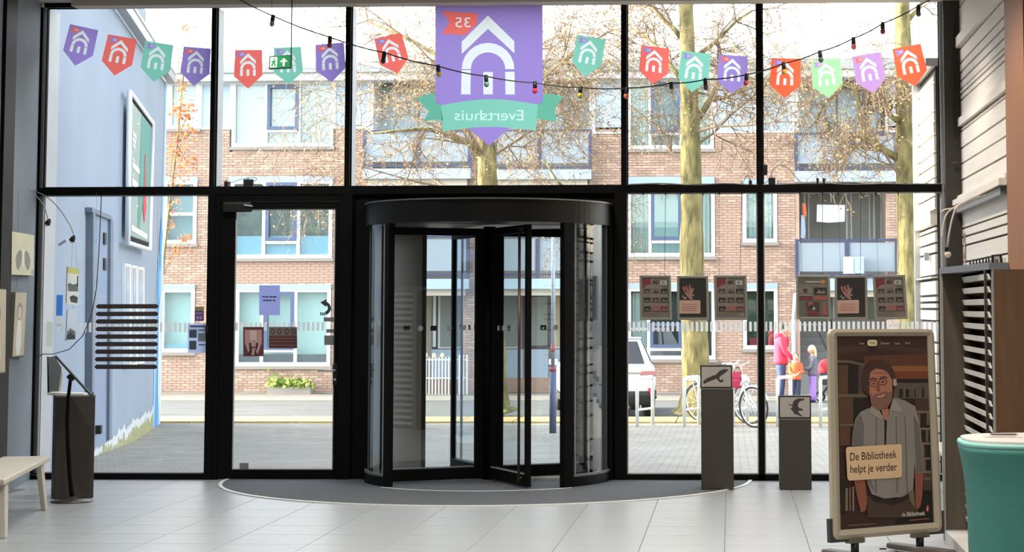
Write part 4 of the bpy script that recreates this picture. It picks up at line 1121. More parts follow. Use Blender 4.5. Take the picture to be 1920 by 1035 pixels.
def headmesh(b, c, r, fwd):
    fwd = Vector(fwd).normalized(); sd = fwd.cross(Vector((0,0,1))).normalized(); upv = sd.cross(fwd); c = Vector(c); st = len(b.v)
    n, h = 16, 12; vs = []; fs = []
    for i in range(h+1):
        th = math.pi*i/h
        for j in range(n):
            a = 2*math.pi*j/n; x = math.sin(th)*math.cos(a); y = math.sin(th)*math.sin(a); z = -math.cos(th)
            w = .80 if z > -.1 else .80-.28*(-z-.1)
            fx_ = 1.0 if z > -.3 else 1.0-.10*(-z-.3)
            vs.append(c+fwd*x*r*.98*fx_+sd*y*r*w+upv*z*r*1.22)
    for i in range(h):
        for j in range(n): j2 = (j+1)%n; fs.append((i*n+j, i*n+j2, (i+1)*n+j2, (i+1)*n+j))
    b.add(vs, fs)
    b.add([c+fwd*r*.9+upv*r*.1, c+fwd*r*.9-sd*r*.16-upv*r*.3, c+fwd*r*.9+sd*r*.16-upv*r*.3, c+fwd*r*1.2-upv*r*.25], [(0,1,3),(0,3,2),(1,2,3)])
    for s in (-1, 1): b.ball(c+sd*s*r*.80-fwd*r*.05, r*.14, r*.14, r*.24, 8, 6)
def join_into(o, b):                       # adds shaped pieces to a grown body so that it stays one mesh
    bm = bmesh.new(); bm.from_mesh(o.data)
    vs = [bm.verts.new(p) for p in b.v]
    for f in b.f:
        try: q = bm.faces.new([vs[i] for i in f]); q.smooth = True
        except ValueError: pass
    bmesh.ops.recalc_face_normals(bm, faces=bm.faces); bm.to_mesh(o.data); bm.free()
EYE_D = M('eye_dark', (60, 40, 36), .5)
JEANS = M('jeans_blue', (58, 76, 112), .8, var=.1, scale=20); SHOE = M('shoe_dark', (40, 38, 40), .6)
def person(loc, label, S, fwd, j, hair_m, top_m, bot_m, hair, flare=1.0, hood=False, slv=True):
    """j: joint positions for a 1.75 m figure in local metres, x to the right, -y to the viewer"""
    t = thing('person', (0,0,0), label, 'person')
    def n(k, r, r2=None): p = j[k]; return (p[0]*S, p[1]*S, p[2]*S, r*S, (r2 or r)*S)
    nd = {'pelvis': n('pelvis', .13, .10), 'waist': n('waist', .12, .095), 'chest': n('chest', .145, .105), 'neck': n('neck', .055), 'headb': n('headb', .06)}
    ed = [('pelvis','waist'),('waist','chest'),('chest','neck'),('neck','headb')]
    for s in 'lr':
        nd.update({s+'sho': n(s+'sho', .062), s+'elb': n(s+'elb', .044), s+'wri': n(s+'wri', .028), s+'hip': n(s+'hip', .095), s+'kne': n(s+'kne', .058), s+'ank': n(s+'ank', .038), s+'toe': n(s+'toe', .034)})
        ed += [('chest',s+'sho'),(s+'sho',s+'elb'),(s+'elb',s+'wri'),('pelvis',s+'hip'),(s+'hip',s+'kne'),(s+'kne',s+'ank'),(s+'ank',s+'toe')]
    body = skin_mesh('body', nd, ed, SKIN, t)
    hb_ = MB(); r = .098*S*(1.0 if S > .9 else 1.22); hc = Vector(j['head'])*S
    headmesh(hb_, hc, r, fwd)
    for s in 'lr': hand(hb_, Vector(j[s+'wri'])*S, Vector(j[s+'wri'])-Vector(j[s+'elb']), S*1.05)
    join_into(body, hb_)
    face('face', hc, r, fwd, t, EYE_D)
    V_ = lambda k: Vector(j[k])*S
    lat = (V_('rsho')-V_('lsho')); lat.z = 0; lat.normalize(); dep = Vector((-lat.y, lat.x, 0))
    def ringpts(c, hw, hd, n=16): return [c+lat*hw*S*math.cos(2*math.pi*i/n)+dep*hd*S*math.sin(2*math.pi*i/n) for i in range(n)]
    pe, wa, che, ne = V_('pelvis'), V_('waist'), V_('chest'), V_('neck')
    tb4 = loft(MB(), [ringpts(pe-Vector((0,0,.09*S)), .212, .165), ringpts(pe-Vector((0,0,.02*S)), .214, .168), ringpts(pe.lerp(wa, .6), .195, .155), ringpts(wa.lerp(che, .4), .19, .15),
        ringpts(che, .215, .15), ringpts(che.lerp(ne, .45), .21, .125), ringpts(che.lerp(ne, .72), .15, .10), ringpts(ne-Vector((0,0,.01*S)), .082, .08)])
    for s in 'lr':
        sh_, el_, wr_2 = V_(s+'sho'), V_(s+'elb'), V_(s+'wri'); en = el_.lerp(wr_2, .93)
        tb4.tube([sh_.lerp(che, .25), sh_, sh_.lerp(el_, .5), el_, el_.lerp(en, .5), en], [.075*S,.082*S,.07*S,.062*S,.055*S,.044*S], 12)
    tb4.build('top', top_m, t, smooth=True)
    tr4 = loft(MB(), [ringpts(pe+Vector((0,0,.06*S)), .185, .145), ringpts(pe, .198, .15), ringpts(pe-Vector((0,0,.10*S)), .195, .145), ringpts(pe-Vector((0,0,.15*S)), .12, .10)])
    for s in 'lr':
        h_, k_, a_ = V_(s+'hip'), V_(s+'kne'), V_(s+'ank')
        tr4.tube([h_, h_.lerp(k_, .3), k_, k_.lerp(a_, .5), a_+Vector((0,0,.0*S))], [.108*S,.110*S,.085*S*flare,.078*S*flare,.078*S*flare], 12)
    tr4.build('trousers', bot_m, t, smooth=True)
    for s in 'lr':
        a, b_ = Vector(nd[s+'ank'][:3]), Vector(nd[s+'toe'][:3]); d = (b_-a); d.z = 0; d.normalize()
        MB().tube([Vector((a.x,a.y,.045*S))-d*.05*S, Vector((a.x,a.y,.05*S))+d*.05*S, Vector((a.x,a.y,.042*S))+d*.15*S, Vector((a.x,a.y,.035*S))+d*.2*S], [.036*S,.05*S,.046*S,.02*S], 10).build('shoe', SHOE, t, smooth=True)
    fw = Vector(fwd).normalized(); hm = MB()
    if hair == 'short':
        hm.ball(hc-fw*r*.18+Vector((0,0,r*.32)), r*1.0, r*.92, r*1.02, 14, 10)
        # keep only the cap above the ears
        hm2 = [(p[0], p[1], max(p[2], hc.z+r*.12 if (Vector(p)-hc).dot(fw) > -r*.2 else hc.z-r*.5)) for p in hm.v]; hm.v = hm2
    else:
        hm.ball(hc-fw*r*.22+Vector((0,0,r*.28)), r*1.04, r*.98, r*1.06, 14, 10)
        hm.v = [(p[0], p[1], max(p[2], hc.z+r*.2 if (Vector(p)-hc).dot(fw) > r*.1 else hc.z-r*.7)) for p in hm.v]
        bk = hc-fw*r*.75
        for k in range(-2, 3):
            sdv = fw.cross(Vector((0,0,1)))*k*r*.33
            hm.tube([bk+sdv+Vector((0,0,r*.4)), bk+sdv-fw*r*.2-Vector((0,0,r*.6)), bk+sdv*1.1-fw*r*.25-Vector((0,0,r*1.7)), bk+sdv*.9-fw*r*.1-Vector((0,0,r*2.5))], [r*.3,r*.36,r*.3,r*.08], 8)
    hm.build('hair', hair_m, t, smooth=True)
    if hood:
        hd = Vector(nd['neck'][:3])-fw*.07*S
        MB().ball(hd+Vector((0,0,-.01*S)), .12*S, .13*S, .085*S, 12, 8).build('hood', top_m, t, smooth=True)
    t.location = loc
    return t
YP = 24.6
def pj(px): return P(px, 700, YP).x
zr_ = GZ-.03
base = dict(pelvis=(0,0,.95), waist=(0,0,1.1), chest=(0,0,1.36), neck=(.02,0,1.52), headb=(.03,0,1.58), head=(.04,0,1.66),
    lsho=(-.01,-.19,1.44), lelb=(-.02,-.24,1.16), lwri=(.06,-.26,.92), rsho=(-.01,.19,1.44), relb=(-.02,.24,1.16), rwri=(.06,.26,.92),
    lhip=(0,-.09,.90), lkne=(.02,-.10,.5), lank=(-.02,-.10,.08), ltoe=(.10,-.10,.04), rhip=(0,.09,.90), rkne=(.02,.10,.5), rank=(-.02,.10,.08), rtoe=(.10,.10,.04))
def pose(**k): d = dict(base); d.update(k); return d
person((pj(1464), YP, zr_), 'man in a pink hoodie and jeans holding a hand to his chin', 1.0, (1, -.15, -.05),
    pose(neck=(.03,0,1.5), headb=(.05,0,1.56), head=(.07,0,1.64), relb=(.12,.22,1.22), rwri=(.17,.06,1.46), lelb=(.10,-.22,1.15), lwri=(.30,-.2,.97)),
    M('hair_black', (46, 40, 38), .8), M('hoodie_pink', (200, 60, 88), .85, var=.05, scale=10), JEANS, 'short', hood=True)
def front(d):                       # turns a pose that faces +x so that it faces the viewer
    return {k: (-v[1], -v[0], v[2]) for k, v in d.items()}
person((pj(1491), YP-.25, zr_), 'small child in an orange top looking down beside the man in pink', .60, (.1, -1, -.35),
    front(pose(lelb=(.08,-.22,1.16), lwri=(.24,-.10,1.08), relb=(.08,.22,1.16), rwri=(.24,.10,1.08), head=(.07,0,1.70))),
    M('hair_brown', (92, 66, 52), .8), M('top_orange', (232, 106, 62), .85), M('trousers_navy', (52, 60, 84), .8), 'short')
def mirror(d): return {k: (-v[0], v[1], v[2]) for k, v in d.items()}
person((pj(1524), YP-.1, zr_), 'blond girl in a grey patterned top and purple trousers', .70, (-1, -.35, -.05),
    mirror(pose(lelb=(.06,-.2,1.18), lwri=(.28,-.16,1.02), relb=(.0,.24,1.16), rwri=(.18,.2,1.0), head=(.05,0,1.69))),
    M('hair_blond', (222, 202, 158), .7), M('top_grey', (112, 112, 124), .9, var=.35, scale=30), M('trousers_purple', (166, 128, 214), .8), 'long', 1.25)
bg_ = thing('pushchair', (pj(1560), YP+.3, zr_), 'dark pushchair with a red hood half hidden by the poster stand', 'pushchair')
c = Vector(bg_.location)
MB().lathe([(.0,.42),(.16,.40),(.24,.30),(.26,.14),(.24,.08)], c+Vector((-.05,0,.55)), 14, 1.0, .8).build('hood', M('bag_red2', (206, 48, 66), .7), bg_, smooth=True)
loft(MB(), [[c+Vector(p) for p in ((-.22,-.18,.38),(.22,-.18,.38),(.22,.18,.38),(-.22,.18,.38))], [c+Vector(p) for p in ((-.27,-.2,.66),(.27,-.2,.66),(.27,.2,.66),(-.27,.2,.66))]]).build('seat', M('pram_grey', (70, 72, 78), .8), bg_, bevel=.03)
MB().tube([c+Vector((-.25,-.2,.12)), c+Vector((.2,-.2,.7)), c+Vector((.32,-.2,1.02)), c+Vector((.32,.2,1.02)), c+Vector((.2,.2,.7)), c+Vector((-.25,.2,.12))], .014, 6).tube([c+Vector((.28,-.2,.12)), c+Vector((-.05,-.2,.5))], .014, 6).tube([c+Vector((.28,.2,.12)), c+Vector((-.05,.2,.5))], .014, 6).build('chassis', PLASTIC, bg_)
for (x, y) in ((-.26,-.22),(-.26,.22),(.28,-.22),(.28,.22)):
    n = 16; MB().tube([c+Vector((x+.10*math.cos(2*math.pi*k/n), y, .115+.10*math.sin(2*math.pi*k/n))) for k in range(n)], .016, 6, closed=True).tube([c+Vector((x-.1,y,.115)), c+Vector((x+.1,y,.115))], .006, 4).build('wheel', RUB, bg_)
# ------------------------------------------------------------------ pennants and banner on the glass
FPUR, FRED, FTEAL, FLGR, FORA, FLPU = film('film_purple', (152, 132, 198)), film('film_red', (232, 112, 102)), film('film_teal', (128, 196, 174)), film('film_light_green', (160, 208, 160)), film('film_orange', (240, 104, 70)), film('film_lilac', (180, 142, 196))
FWHT = film('film_white', (222, 228, 226)); FTEALD = film('film_teal_dark', (104, 176, 150)); FPALE = film('film_pale', (200, 234, 222))
def emblem_loops(mp):
    L = [[mp(*p) for p in ((425,108),(607,287),(607,370),(425,200),(243,375),(243,290))]]
    o = [mp(425+182*math.cos(math.radians(a)), 480+182*math.sin(math.radians(a))) for a in range(180, 361, 15)]
    i_ = [mp(425+119*math.cos(math.radians(a)), 480+116*math.sin(math.radians(a))) for a in range(360, 179, -15)]
    L.append(o+i_)
    for pl in (((242,487),(305,487),(303,655),(238,655)), ((393,500),(458,500),(457,655),(392,655)), ((543,498),(608,498),(609,655),(545,655))): L.append([mp(*p) for p in pl])
    return L
def text_loops(body, cx, cy, h, width, bold=0.0):      # mirrored lettering, as seen from behind the film
    vs, fs = text_polys(body, bold); xs = [p[0] for p in vs]; k = width/(max(xs)-min(xs)); mx = (max(xs)+min(xs))/2
    return [[(cx-(x-mx)*k, cy-y*h) for (x, y) in lp] for lp in loops_of(vs, fs)]
def sheets(t, q, sheet_loops, m, inner, name):           # film with cut-outs and, set into them, film of other colours
    b0 = Print(q.o, q.u, q.v, q.n); b0.k = 0; b0.fill(sheet_loops+[lp for (lps, _) in inner for lp in lps], m); o = b0.build(name, t); return o
def px2(pts, s, ox, oy): return [(ox+x/s, oy+y/s) for (x, y) in pts]
PEN = [(px2([(378,130),(530,163),(405,355)], 2.875, 0, 0), FPUR, FRED, 'purple arch pennant nearest the left corner post'),
 (px2([(583,185),(738,212),(617,408)], 2.875, 0, 0), FRED, FPUR, 'red arch pennant in front of the blue grey wall'),
 (px2([(783,220),(935,243),(828,442)], 2.875, 0, 0), FTEAL, FPUR, 'teal arch pennant in front of the gutter of the blue grey building'),
 (px2([(990,250),(1138,262),(1045,463)], 2.875, 0, 0), FPUR, FRED, 'purple arch pennant in front of the orange sapling'),
 (px2([(117,270),(263,268),(188,478)], 2.875, 400, 0), FRED, FPUR, 'red arch pennant at the left of the pane above the hinged door'),
 (px2([(325,258),(472,252),(410,455)], 2.875, 400, 0), FTEAL, FPUR, 'teal arch pennant behind the green exit sign'),
 (px2([(550,242),(703,228),(638,443)], 2.875, 400, 0), FPUR, FRED, 'purple arch pennant right of the green exit sign'),
 (px2([(866,208),(1015,178),(993,398)], 2.875, 400, 0), FRED, FPUR, 'tilted red arch pennant left of the large banner'),
 (px2([(928,188),(1080,213),(965,413)], 2.875, 760, 0), FTEAL, FPUR, 'teal arch pennant right of the large banner'),
 (px2([(238,243),(388,262),(300,455)], 2.876, 1120, 0), FRED, FPUR, 'red arch pennant left of the mossy tree trunk'),
 (px2([(455,275),(612,290),(510,497)], 2.876, 1120, 0), FTEAL, FPUR, 'teal arch pennant in front of the mossy tree trunk'),
 (px2([(655,293),(810,305),(725,505)], 2.876, 1120, 0), FPUR, FRED, 'purple arch pennant right of the mossy tree trunk'),
 (px2([(940,312),(1097,318),(1010,530)], 2.876, 1120, 0), FORA, FPUR, 'orange red arch pennant under a yellow bulb, first in the right hand pane'),
 (px2([(233,330),(388,312),(328,528)], 2.875, 1440, 0), FLGR, FLPU, 'pale green arch pennant in the right hand pane'),
 (px2([(453,305),(606,280),(570,503)], 2.875, 1440, 0), FLPU, FRED, 'lilac arch pennant in the right hand pane'),
 (px2([(670,265),(823,235),(793,466)], 2.875, 1440, 0), FORA, FPUR, 'orange red arch pennant in front of the yellow lit tree')]
YPEN = -.022
for (pts, m, m2, lab) in PEN:
    a, b_, c = [P(x, y, YPEN) for (x, y) in pts]
    u = b_-a; v = c-(a+u*.5)
    # the pennant keeps its own upright axis: straight down across its width
    t = thing('arch_pennant', c, lab, 'pennant', 'arch pennants stuck along the upper panes')
    q = Print(a, u, v, (0, -1, 0))
    mp = lambda X, Y: (.20+(X-243)/364*.57, .085+(Y-108)/547*.585)
    body = [(0,0),(1,0),(1.02,.66),(.5,1),(-.03,.68)]
    flag = [(.06,.05),(.36,.06),(.36,.15),(.07,.20),(.13,.125)]; em = emblem_loops(mp)
    tx = text_loops('35', .27, .112, .075, .13)
    q.fill([body, flag]+em, m); q.build('film', t)
    q = Print(a, u, v, (0, -1, 0)); q.fill([flag]+tx, m2); q.k = 0; q.fill(tx, FWHT); q.build('corner_flag', t)
    q = Print(a, u, v, (0, -1, 0)); q.fill(em, FWHT); q.build('printed_arch', t)
bn2 = thing('house_banner', P(917, 272, -.03), 'large purple banner with white arch and teal ribbon lettered in reverse', 'banner')
o_ = P(800, 0, -.03); U = P(1060, 0, -.03)-o_; V = P(800, 280, -.03)-o_
q = Print(o_, U, V, (0, -1, 0)); q.step = .0006
bm_ = lambda X, Y: (X/961, Y/1035)
def bpoly(pts, m): q.poly([bm_(*p) for p in pts], m)
top_ = [(95+(770-95)*i/12, 732-7*i/12-40*math.sin(math.pi*i/12)) for i in range(13)]; bot_ = [(110+(752-110)*i/12, 912-7*i/12-30*math.sin(math.pi*i/12)) for i in range(13)]
def BL(pts): return [bm_(*p) for p in pts]
flag = BL([(105,75),(160,82),(352,92),(350,165),(265,245),(180,238),(105,235),(160,157)])
em = emblem_loops(bm_); t35 = text_loops('35', 252/961, 160/1035, 100/1035, 105/961)
def NP(): return Print(o_, U, V, (0, -1, 0))
q = NP(); q.fill([BL([(60,26),(803,26),(803,700)]+top_[::-1]+[(60,705)]), flag]+em, FPUR); q.build('banner_film', bn2)
q = NP(); q.poly(BL([(285,888)]+[p for p in bot_ if 290 < p[0] < 570]+[(575,886),(430,1010)]), FPUR); q.build('banner_tip', bn2)
tl = lambda pts: BL([((x/2.875+760-800)*3.696, y/2.875*3.696) for (x, y) in pts])
q = NP(); q.poly(tl([(60,530),(110,512),(158,505),(160,545),(190,568),(205,652),(150,646),(95,660),(128,602)]), FTEALD); q.build('ribbon_tail', bn2)
q = NP(); q.poly(tl([(740,505),(790,508),(848,520),(800,590),(815,655),(770,648),(705,640),(715,560),(738,545)]), FTEALD); q.build('ribbon_tail', bn2)
tx1 = text_loops('Everts', 525/961, 802/1035, 105/1035, 285/961); tx2 = text_loops('huis', 287/961, 802/1035, 105/1035, 190/961)
q = NP(); q.fill([BL(top_+bot_[::-1])]+tx1+tx2, FTEAL); q.build('ribbon', bn2)
q = NP(); q.fill(tx1+tx2, FPALE); q.build('ribbon_lettering', bn2, kind='stuff')
q = NP(); q.fill([flag]+t35, FRED); q.k = 0; q.fill(t35, FWHT); q.build('corner_flag', bn2)
q = NP(); q.fill(em, FWHT); q.build('arch_emblem', bn2, kind='stuff')

# ------------------------------------------------------------------ string of coloured bulbs
YF = -.9
fs = thing('festoon_lights', P(1003, 158, YF), 'black cable of coloured party bulbs slung across the window wall', 'string lights')
BULBS = [(512,30,(196,190,150)),(619,70,(176,70,72)),(721,99,(70,50,62)),(821,124,(196,168,56)),(911,143,(88,136,116)),(1003,155,(196,44,62)),(1089,164,(176,164,52)),(1176,165,(206,104,60)),(1258,156,(200,198,196)),(1322,149,(96,58,82)),(1400,140,(200,78,92)),(1469,119,(202,158,58)),(1537,97,(70,86,84)),(1600,72,(190,92,104)),(1655,44,(150,76,80)),(1722,11,(90,84,84))]
cp = [P(430,-12,YF)]+[P(x, y, YF) for (x, y, _) in BULBS]+[P(1775,-22,YF)]
pp = []
for i in range(len(cp)-1):
    for k in range(4):
        f = k/4; p = cp[i].lerp(cp[i+1], f); p.z -= .012*math.sin(math.pi*f); pp.append(p)
pp.append(cp[-1])
MB().tube(pp, .0065, 6).build('cable', PLASTIC, fs)
bt = random.Random(4)
for i, (x, y, c) in enumerate(BULBS):
    p = cp[i+1]; tl_ = Vector((bt.uniform(-.18, .18), bt.uniform(-.1, .1), -1)).normalized()
    h = MB().tube([p+Vector((0,0,.012)), p+tl_*.02, p+tl_*.055], [.017,.021,.021], 10).build('lamp_holder', PLASTIC, fs, smooth=True)
    mm = M('bulb_%02d' % i, c, .25); mm.name = 'coloured_bulb'
    q0_ = p+tl_*.055
    MB().tube([q0_, q0_+tl_*.012, q0_+tl_*.03, q0_+tl_*.045, q0_+tl_*.053], [.016,.024,.026,.019,.006], 12).build('bulb', mm, h, smooth=True)

# ------------------------------------------------------------------ exit sign
YX = -1.4
ex = thing('exit_sign', P(526, 130, YX), 'green emergency exit sign with running figure hanging from the ceiling', 'sign')
a, b_, c = P(505, 105, YX), P(547, 103, YX), P(504, 130, YX)
MB().slab([a, b_, b_+c-a, c], (0, .03, 0)).build('housing', M('sign_frame_dark', (40, 62, 48), .5), ex)
q = Print(a+Vector((0,-.002,0)), b_-a, c-a, (0, -1, 0))
SG, SW = M('sign_green', (30, 132, 82), .4), M('sign_pale', (206, 226, 206), .5)
q.rect(.04,.06,.96,.92, SG); q.rect(.05,.1,.36,.88, SW)
q.poly([(.66,.2),(.84,.48),(.76,.52),(.71,.42),(.71,.82),(.61,.82),(.61,.42),(.56,.52),(.48,.48)], SW)
q.ell(.235,.24,.035,.06, SG); q.poly([(.19,.34),(.27,.36),(.25,.58),(.31,.64),(.29,.80),(.25,.78),(.26,.68),(.19,.60),(.15,.80),(.09,.78),(.15,.56),(.17,.42),(.11,.5),(.08,.46)], SG); q.poly([(.27,.4),(.33,.46),(.31,.5),(.25,.46)], SG)
q.build('pictogram', ex)
p = P(546, 104, YX); MB().tube([p, (p.x, p.y, 4.79)], .006, 6).build('rod', DARKM, ex)
p = P(508, 104, YX); MB().tube([p, (p.x, p.y, 4.79)], .002, 4).build('rod', DARKM, ex)

# ------------------------------------------------------------------ framed posters hanging in the lower right panes
YG = -.10
FRM = M('frame_silver', (150, 148, 138), .4, .4); FRI = M('frame_inner', (190, 186, 172), .4, .3)
PBG, PGY, PDK, PRD, PPK = M('print_taupe', (122, 112, 104), .6), M('print_grey_olive', (96, 94, 84), .6), M('print_black', (40, 38, 36), .5), M('print_maroon', (112, 46, 48), .6), M('print_pink', (186, 150, 136), .6)
PSK, PLT, PD2, PYE, PBR = M('print_flesh', (150, 112, 102), .6), M('print_light', (172, 168, 160), .6), M('print_brown', (72, 54, 48), .6), M('print_gold', (176, 138, 64), .6), M('print_brick', (152, 84, 78), .6)
def design_grid(q):
    q.rect(0,0,1,1, PGY); q.rect(.02,.02,.34,.25, PRD); q.poly([(.08,.26),(.18,.18),(.33,.17),(.33,.06),(.38,.01),(.47,.06),(.42,.07),(.42,.17),(.66,.17),(.95,.40),(.96,.98),(.03,.98),(.03,.28)], PBG)
    q.rect(.40,.08,.58,.16, PD2); q.rect(.68,.07,.93,.18, PLT); q.ell(.80,.125,.06,.035, PBG)
    for r_, y in enumerate((.28,.50,.72)):
        for c_, x in enumerate((.07,.39,.70)):
            m = ((PD2, PGY, PDK), (PDK, PD2, PDK), (PDK, PBR, PRD))[r_][c_]
            q.rect(x, y, x+.25, y+.115, m); q.poly([(x+.03,y+.10),(x+.10,y+.04),(x+.17,y+.09),(x+.22,y+.05),(x+.23,y+.10)], PBG if m is not PGY else PDK)
    for k in range(3): q.rect(.06, .87+.03*k, .86-.1*k, .878+.03*k, PGY)
def design_hand(q):
    q.rect(0,0,1,1, PDK)
    q.poly([(.12,.24),(.16,.20),(.2,.24),(.22,.34),(.28,.38),(.22,.22),(.28,.18),(.34,.28),(.38,.34),(.36,.18),(.40,.16),(.46,.30),(.50,.24),(.54,.26),(.48,.42),(.45,.52),(.42,.54),(.34,.50),(.22,.40)], PSK)
    q.poly([(.22,.22),(.28,.18),(.34,.28),(.38,.40),(.34,.42),(.27,.34)], PBR)
    for (x, y) in ((.14,.46),(.18,.51),(.24,.50),(.47,.52),(.52,.44)): q.ell(x, y, .03, .02, PLT, 8)
    q.rrect(-.0,.56,.78,.90,.03, PPK, .8)
    for k in range(4): q.rect(.10, .66+.05*k, .68-.06*(k % 2), .672+.05*k, PBR)
    q.rect(.0,.965,.96,.972, PGY)
def design_news(q):
    q.rect(0,0,1,1, PGY); q.rect(.26,.09,.74,.12, PLT); q.ell(.84,.10,.09,.045, PYE); q.rect(.02,.18,.96,.22, PBG)
    q.rect(.02,.24,.48,.40, PBG); q.ell(.23,.33,.08,.06, PD2); q.rect(.02,.43,.47,.45, PLT); q.rect(.02,.47,.46,.57, PRD)
    q.rect(.53,.26,.96,.43, PDK); q.poly([(.6,.4),(.7,.3),(.8,.36),(.88,.3),(.92,.41)], PBG); q.rect(.53,.46,.97,.57, PBR)
    q.rect(.26,.62,.70,.83, PD2); q.ell(.40,.68,.09,.06, PBR); q.ell(.43,.73,.06,.05, PDK); q.poly([(.44,.82),(.5,.72),(.58,.8)], PLT); q.rect(.28,.86,.70,.95, PRD)
    q.poly([(.8,.95),(.82,.7),(.9,.6),(.97,.95)], PBR)
HANG = [(((1199,516),(1258,516),(1260,600),(1200,600)), design_grid, 'framed picture grid poster, leftmost of the three left of the mullion', (1248, 365)),
 (((1269,517),(1328,517),(1330,600),(1270,600)), design_hand, 'framed black poster with a pale text box, in front of the mossy trunk', (1318, 365)),
 (((1338,516),(1400,516),(1401,600),(1340,600)), design_grid, 'framed picture grid poster nearest left of the mullion', (1391, 365)),
 (((1492,516),(1556,516),(1557,599),(1494,599)), design_news, 'framed news poster with red blocks, first right of the mullion', (1542, 365)),
 (((1565,517),(1626,516),(1628,600),(1566,600)), design_hand, 'framed black poster with a pale text box, middle of the right hand three', (1614, 365)),
 (((1636,517),(1697,515),(1702,598),(1641,600)), design_grid, 'slightly tilted framed picture grid poster beside the yellow tree', (1684, 365))]
for (qd, fn, lab, wp) in HANG:
    A4 = [P(x, y, YG) for (x, y) in qd]
    t = thing('framed_poster', (A4[2]+A4[3])/2, lab, 'framed poster', 'framed posters hung on wires')
    u = A4[1]-A4[0]; v = A4[3]-A4[0]; e = lambda x, y: A4[0]+u*x+v*y
    f = MB(); w, h = .075, .055
    f.slab([e(0,0),e(1,0),e(1,h),e(0,h)], (0,.02,0)).slab([e(0,1-h),e(1,1-h),e(1,1),e(0,1)], (0,.02,0)).slab([e(0,h),e(w,h),e(w,1-h),e(0,1-h)], (0,.02,0)).slab([e(1-w,h),e(1,h),e(1,1-h),e(1-w,1-h)], (0,.02,0))
    f.build('frame', FRM, t, bevel=.004)
    MB().slab([e(w*.8,h*.8)+Vector((0,.008,0)), e(1-w*.8,h*.8)+Vector((0,.008,0)), e(1-w*.8,1-h*.8)+Vector((0,.008,0)), e(w*.8,1-h*.8)+Vector((0,.008,0))], (0,.01,0)).build('backing', FRI, t)
    q = Print(e(w,h)+Vector((0,.0075,0)), u*(1-2*w), v*(1-2*h), (0,-1,0)); fn(q); q.build('poster_print', t)
    s_ = P(wp[0], 361, -.03); p0, p1 = e(.28,0), e(.82,0)
    MB().tube([s_, e(.80,-.10)+Vector((0,.01,0))], .0022, 5).tube([P(wp[0]-42, 361, -.03), e(.18,-.02)+Vector((0,.01,0))], .0012, 4).build('wire', DARKM, t)
    MB().tube([e(.64,0), e(.65,-.05), e(.72,-.03), e(.80,-.06), e(.82,.0)], .003, 5).build('hanger', DARKM, t)
    MB().tube([P(wp[0], 360, -.03), P(wp[0], 366, -.03)], .006, 6).tube([P(wp[0]-42, 360, -.03), P(wp[0]-42, 366, -.03)], .006, 6).build('hook', PLASTIC, t)

# ------------------------------------------------------------------ pedestals with bird pictures
PED = M('pedestal_taupe', (60, 54, 48), .6, var=.04, scale=3); PEDB = M('print_edge_black', (26, 22, 24), .5); PAPER = M('photo_paper', (170, 162, 156), .6); BIRD = M('bird_print', (58, 52, 48), .6)
def pedestal(pxs, ytop, ybase, Y, label, rot=0.0, dep=None, z0=.004):
    a = PG(pxs[0], ybase).x if Y is None else P(pxs[0], ybase, Y).x; b_ = P(pxs[1], ybase, Y).x; zt = P((pxs[0]+pxs[1])/2, ytop, Y).z
    t = thing('pedestal', ((a+b_)/2, Y+(b_-a)/2, 0), label, 'pedestal')
    d = dep or (b_-a)
    MB().box(a, Y, z0, b_, Y+d, zt-.012).build('column', PED, t, bevel=.003)
    MB().box(a-.002, Y-.002, zt-.012, b_+.002, Y+d+.002, zt).build('top', M('pedestal_top', (110, 104, 96), .5), t)
    t.rotation_euler = (0, 0, math.radians(rot)); return t, zt
def bird_block(px, py0, py1, Y, zt, label, fn):
    a, b_ = P(px[0], py1, Y).x, P(px[1], py1, Y).x; z1 = P(px[0], py0, Y).z; t = thing('bird_picture', ((a+b_)/2, Y+.05, zt), label, 'picture', 'bird pictures on pedestals')
    MB().box(a, Y, zt+.001, b_, Y+.10, z1).build('block', PEDB, t, bevel=.002)
    q = Print((a+.013, Y-.0006, z1-.013), (b_-a-.026, 0, 0), (0, 0, -(z1-zt-.026)), (0,-1,0)); q.rect(0,0,1,1, PAPER); fn(q); q.build('photograph', t)
def soar(q):
    q.poly([(.05,.78),(.07,.70),(.18,.58),(.30,.50),(.36,.46),(.38,.42),(.40,.45),(.50,.38),(.60,.22),(.76,.12),(.88,.13),(.92,.18),(.88,.22),(.78,.33),(.66,.46),(.60,.54),(.62,.64),(.66,.68),(.70,.63),(.67,.60),(.72,.62),(.75,.70),(.70,.78),(.62,.78),(.56,.68),(.52,.60),(.40,.66),(.22,.76),(.08,.86)], BIRD)
def perch(q):
    q.poly([(.26,.32),(.34,.36),(.42,.40),(.44,.24),(.52,.12),(.64,.06),(.84,.09),(.80,.16),(.68,.20),(.62,.30),(.60,.44),(.64,.54),(.74,.58),(.79,.66),(.66,.68),(.60,.70),(.66,.82),(.76,.96),(.68,.95),(.58,.88),(.50,.86),(.44,.74),(.38,.62),(.33,.57),(.40,.54),(.42,.47),(.34,.41)], BIRD)
_, zt = pedestal((1315,1376), 728, 915, -1.09, 'tall taupe pedestal under the soaring bird picture', z0=.0115)
bird_block((1313,1373), 685, 728, -1.07, zt, 'black edged block picture of a soaring bird on the tall pedestal', soar)
_, zt2 = pedestal((1462,1522), 785, 913, -1.03, 'low taupe pedestal under the perched bird picture')
bird_block((1460,1521), 742, 785, -1.01, zt2, 'black edged block picture of a perched bird on the low pedestal', perch)
pl3, zt3 = pedestal((88,158), 742, 936, -2.02, 'taupe pedestal behind the leaning information stand', 24.0)
g_ = thing('display_board', P(102, 740, -1.95), 'grey card display board standing open on the pedestal at the left', 'display board')
YB_ = -1.92
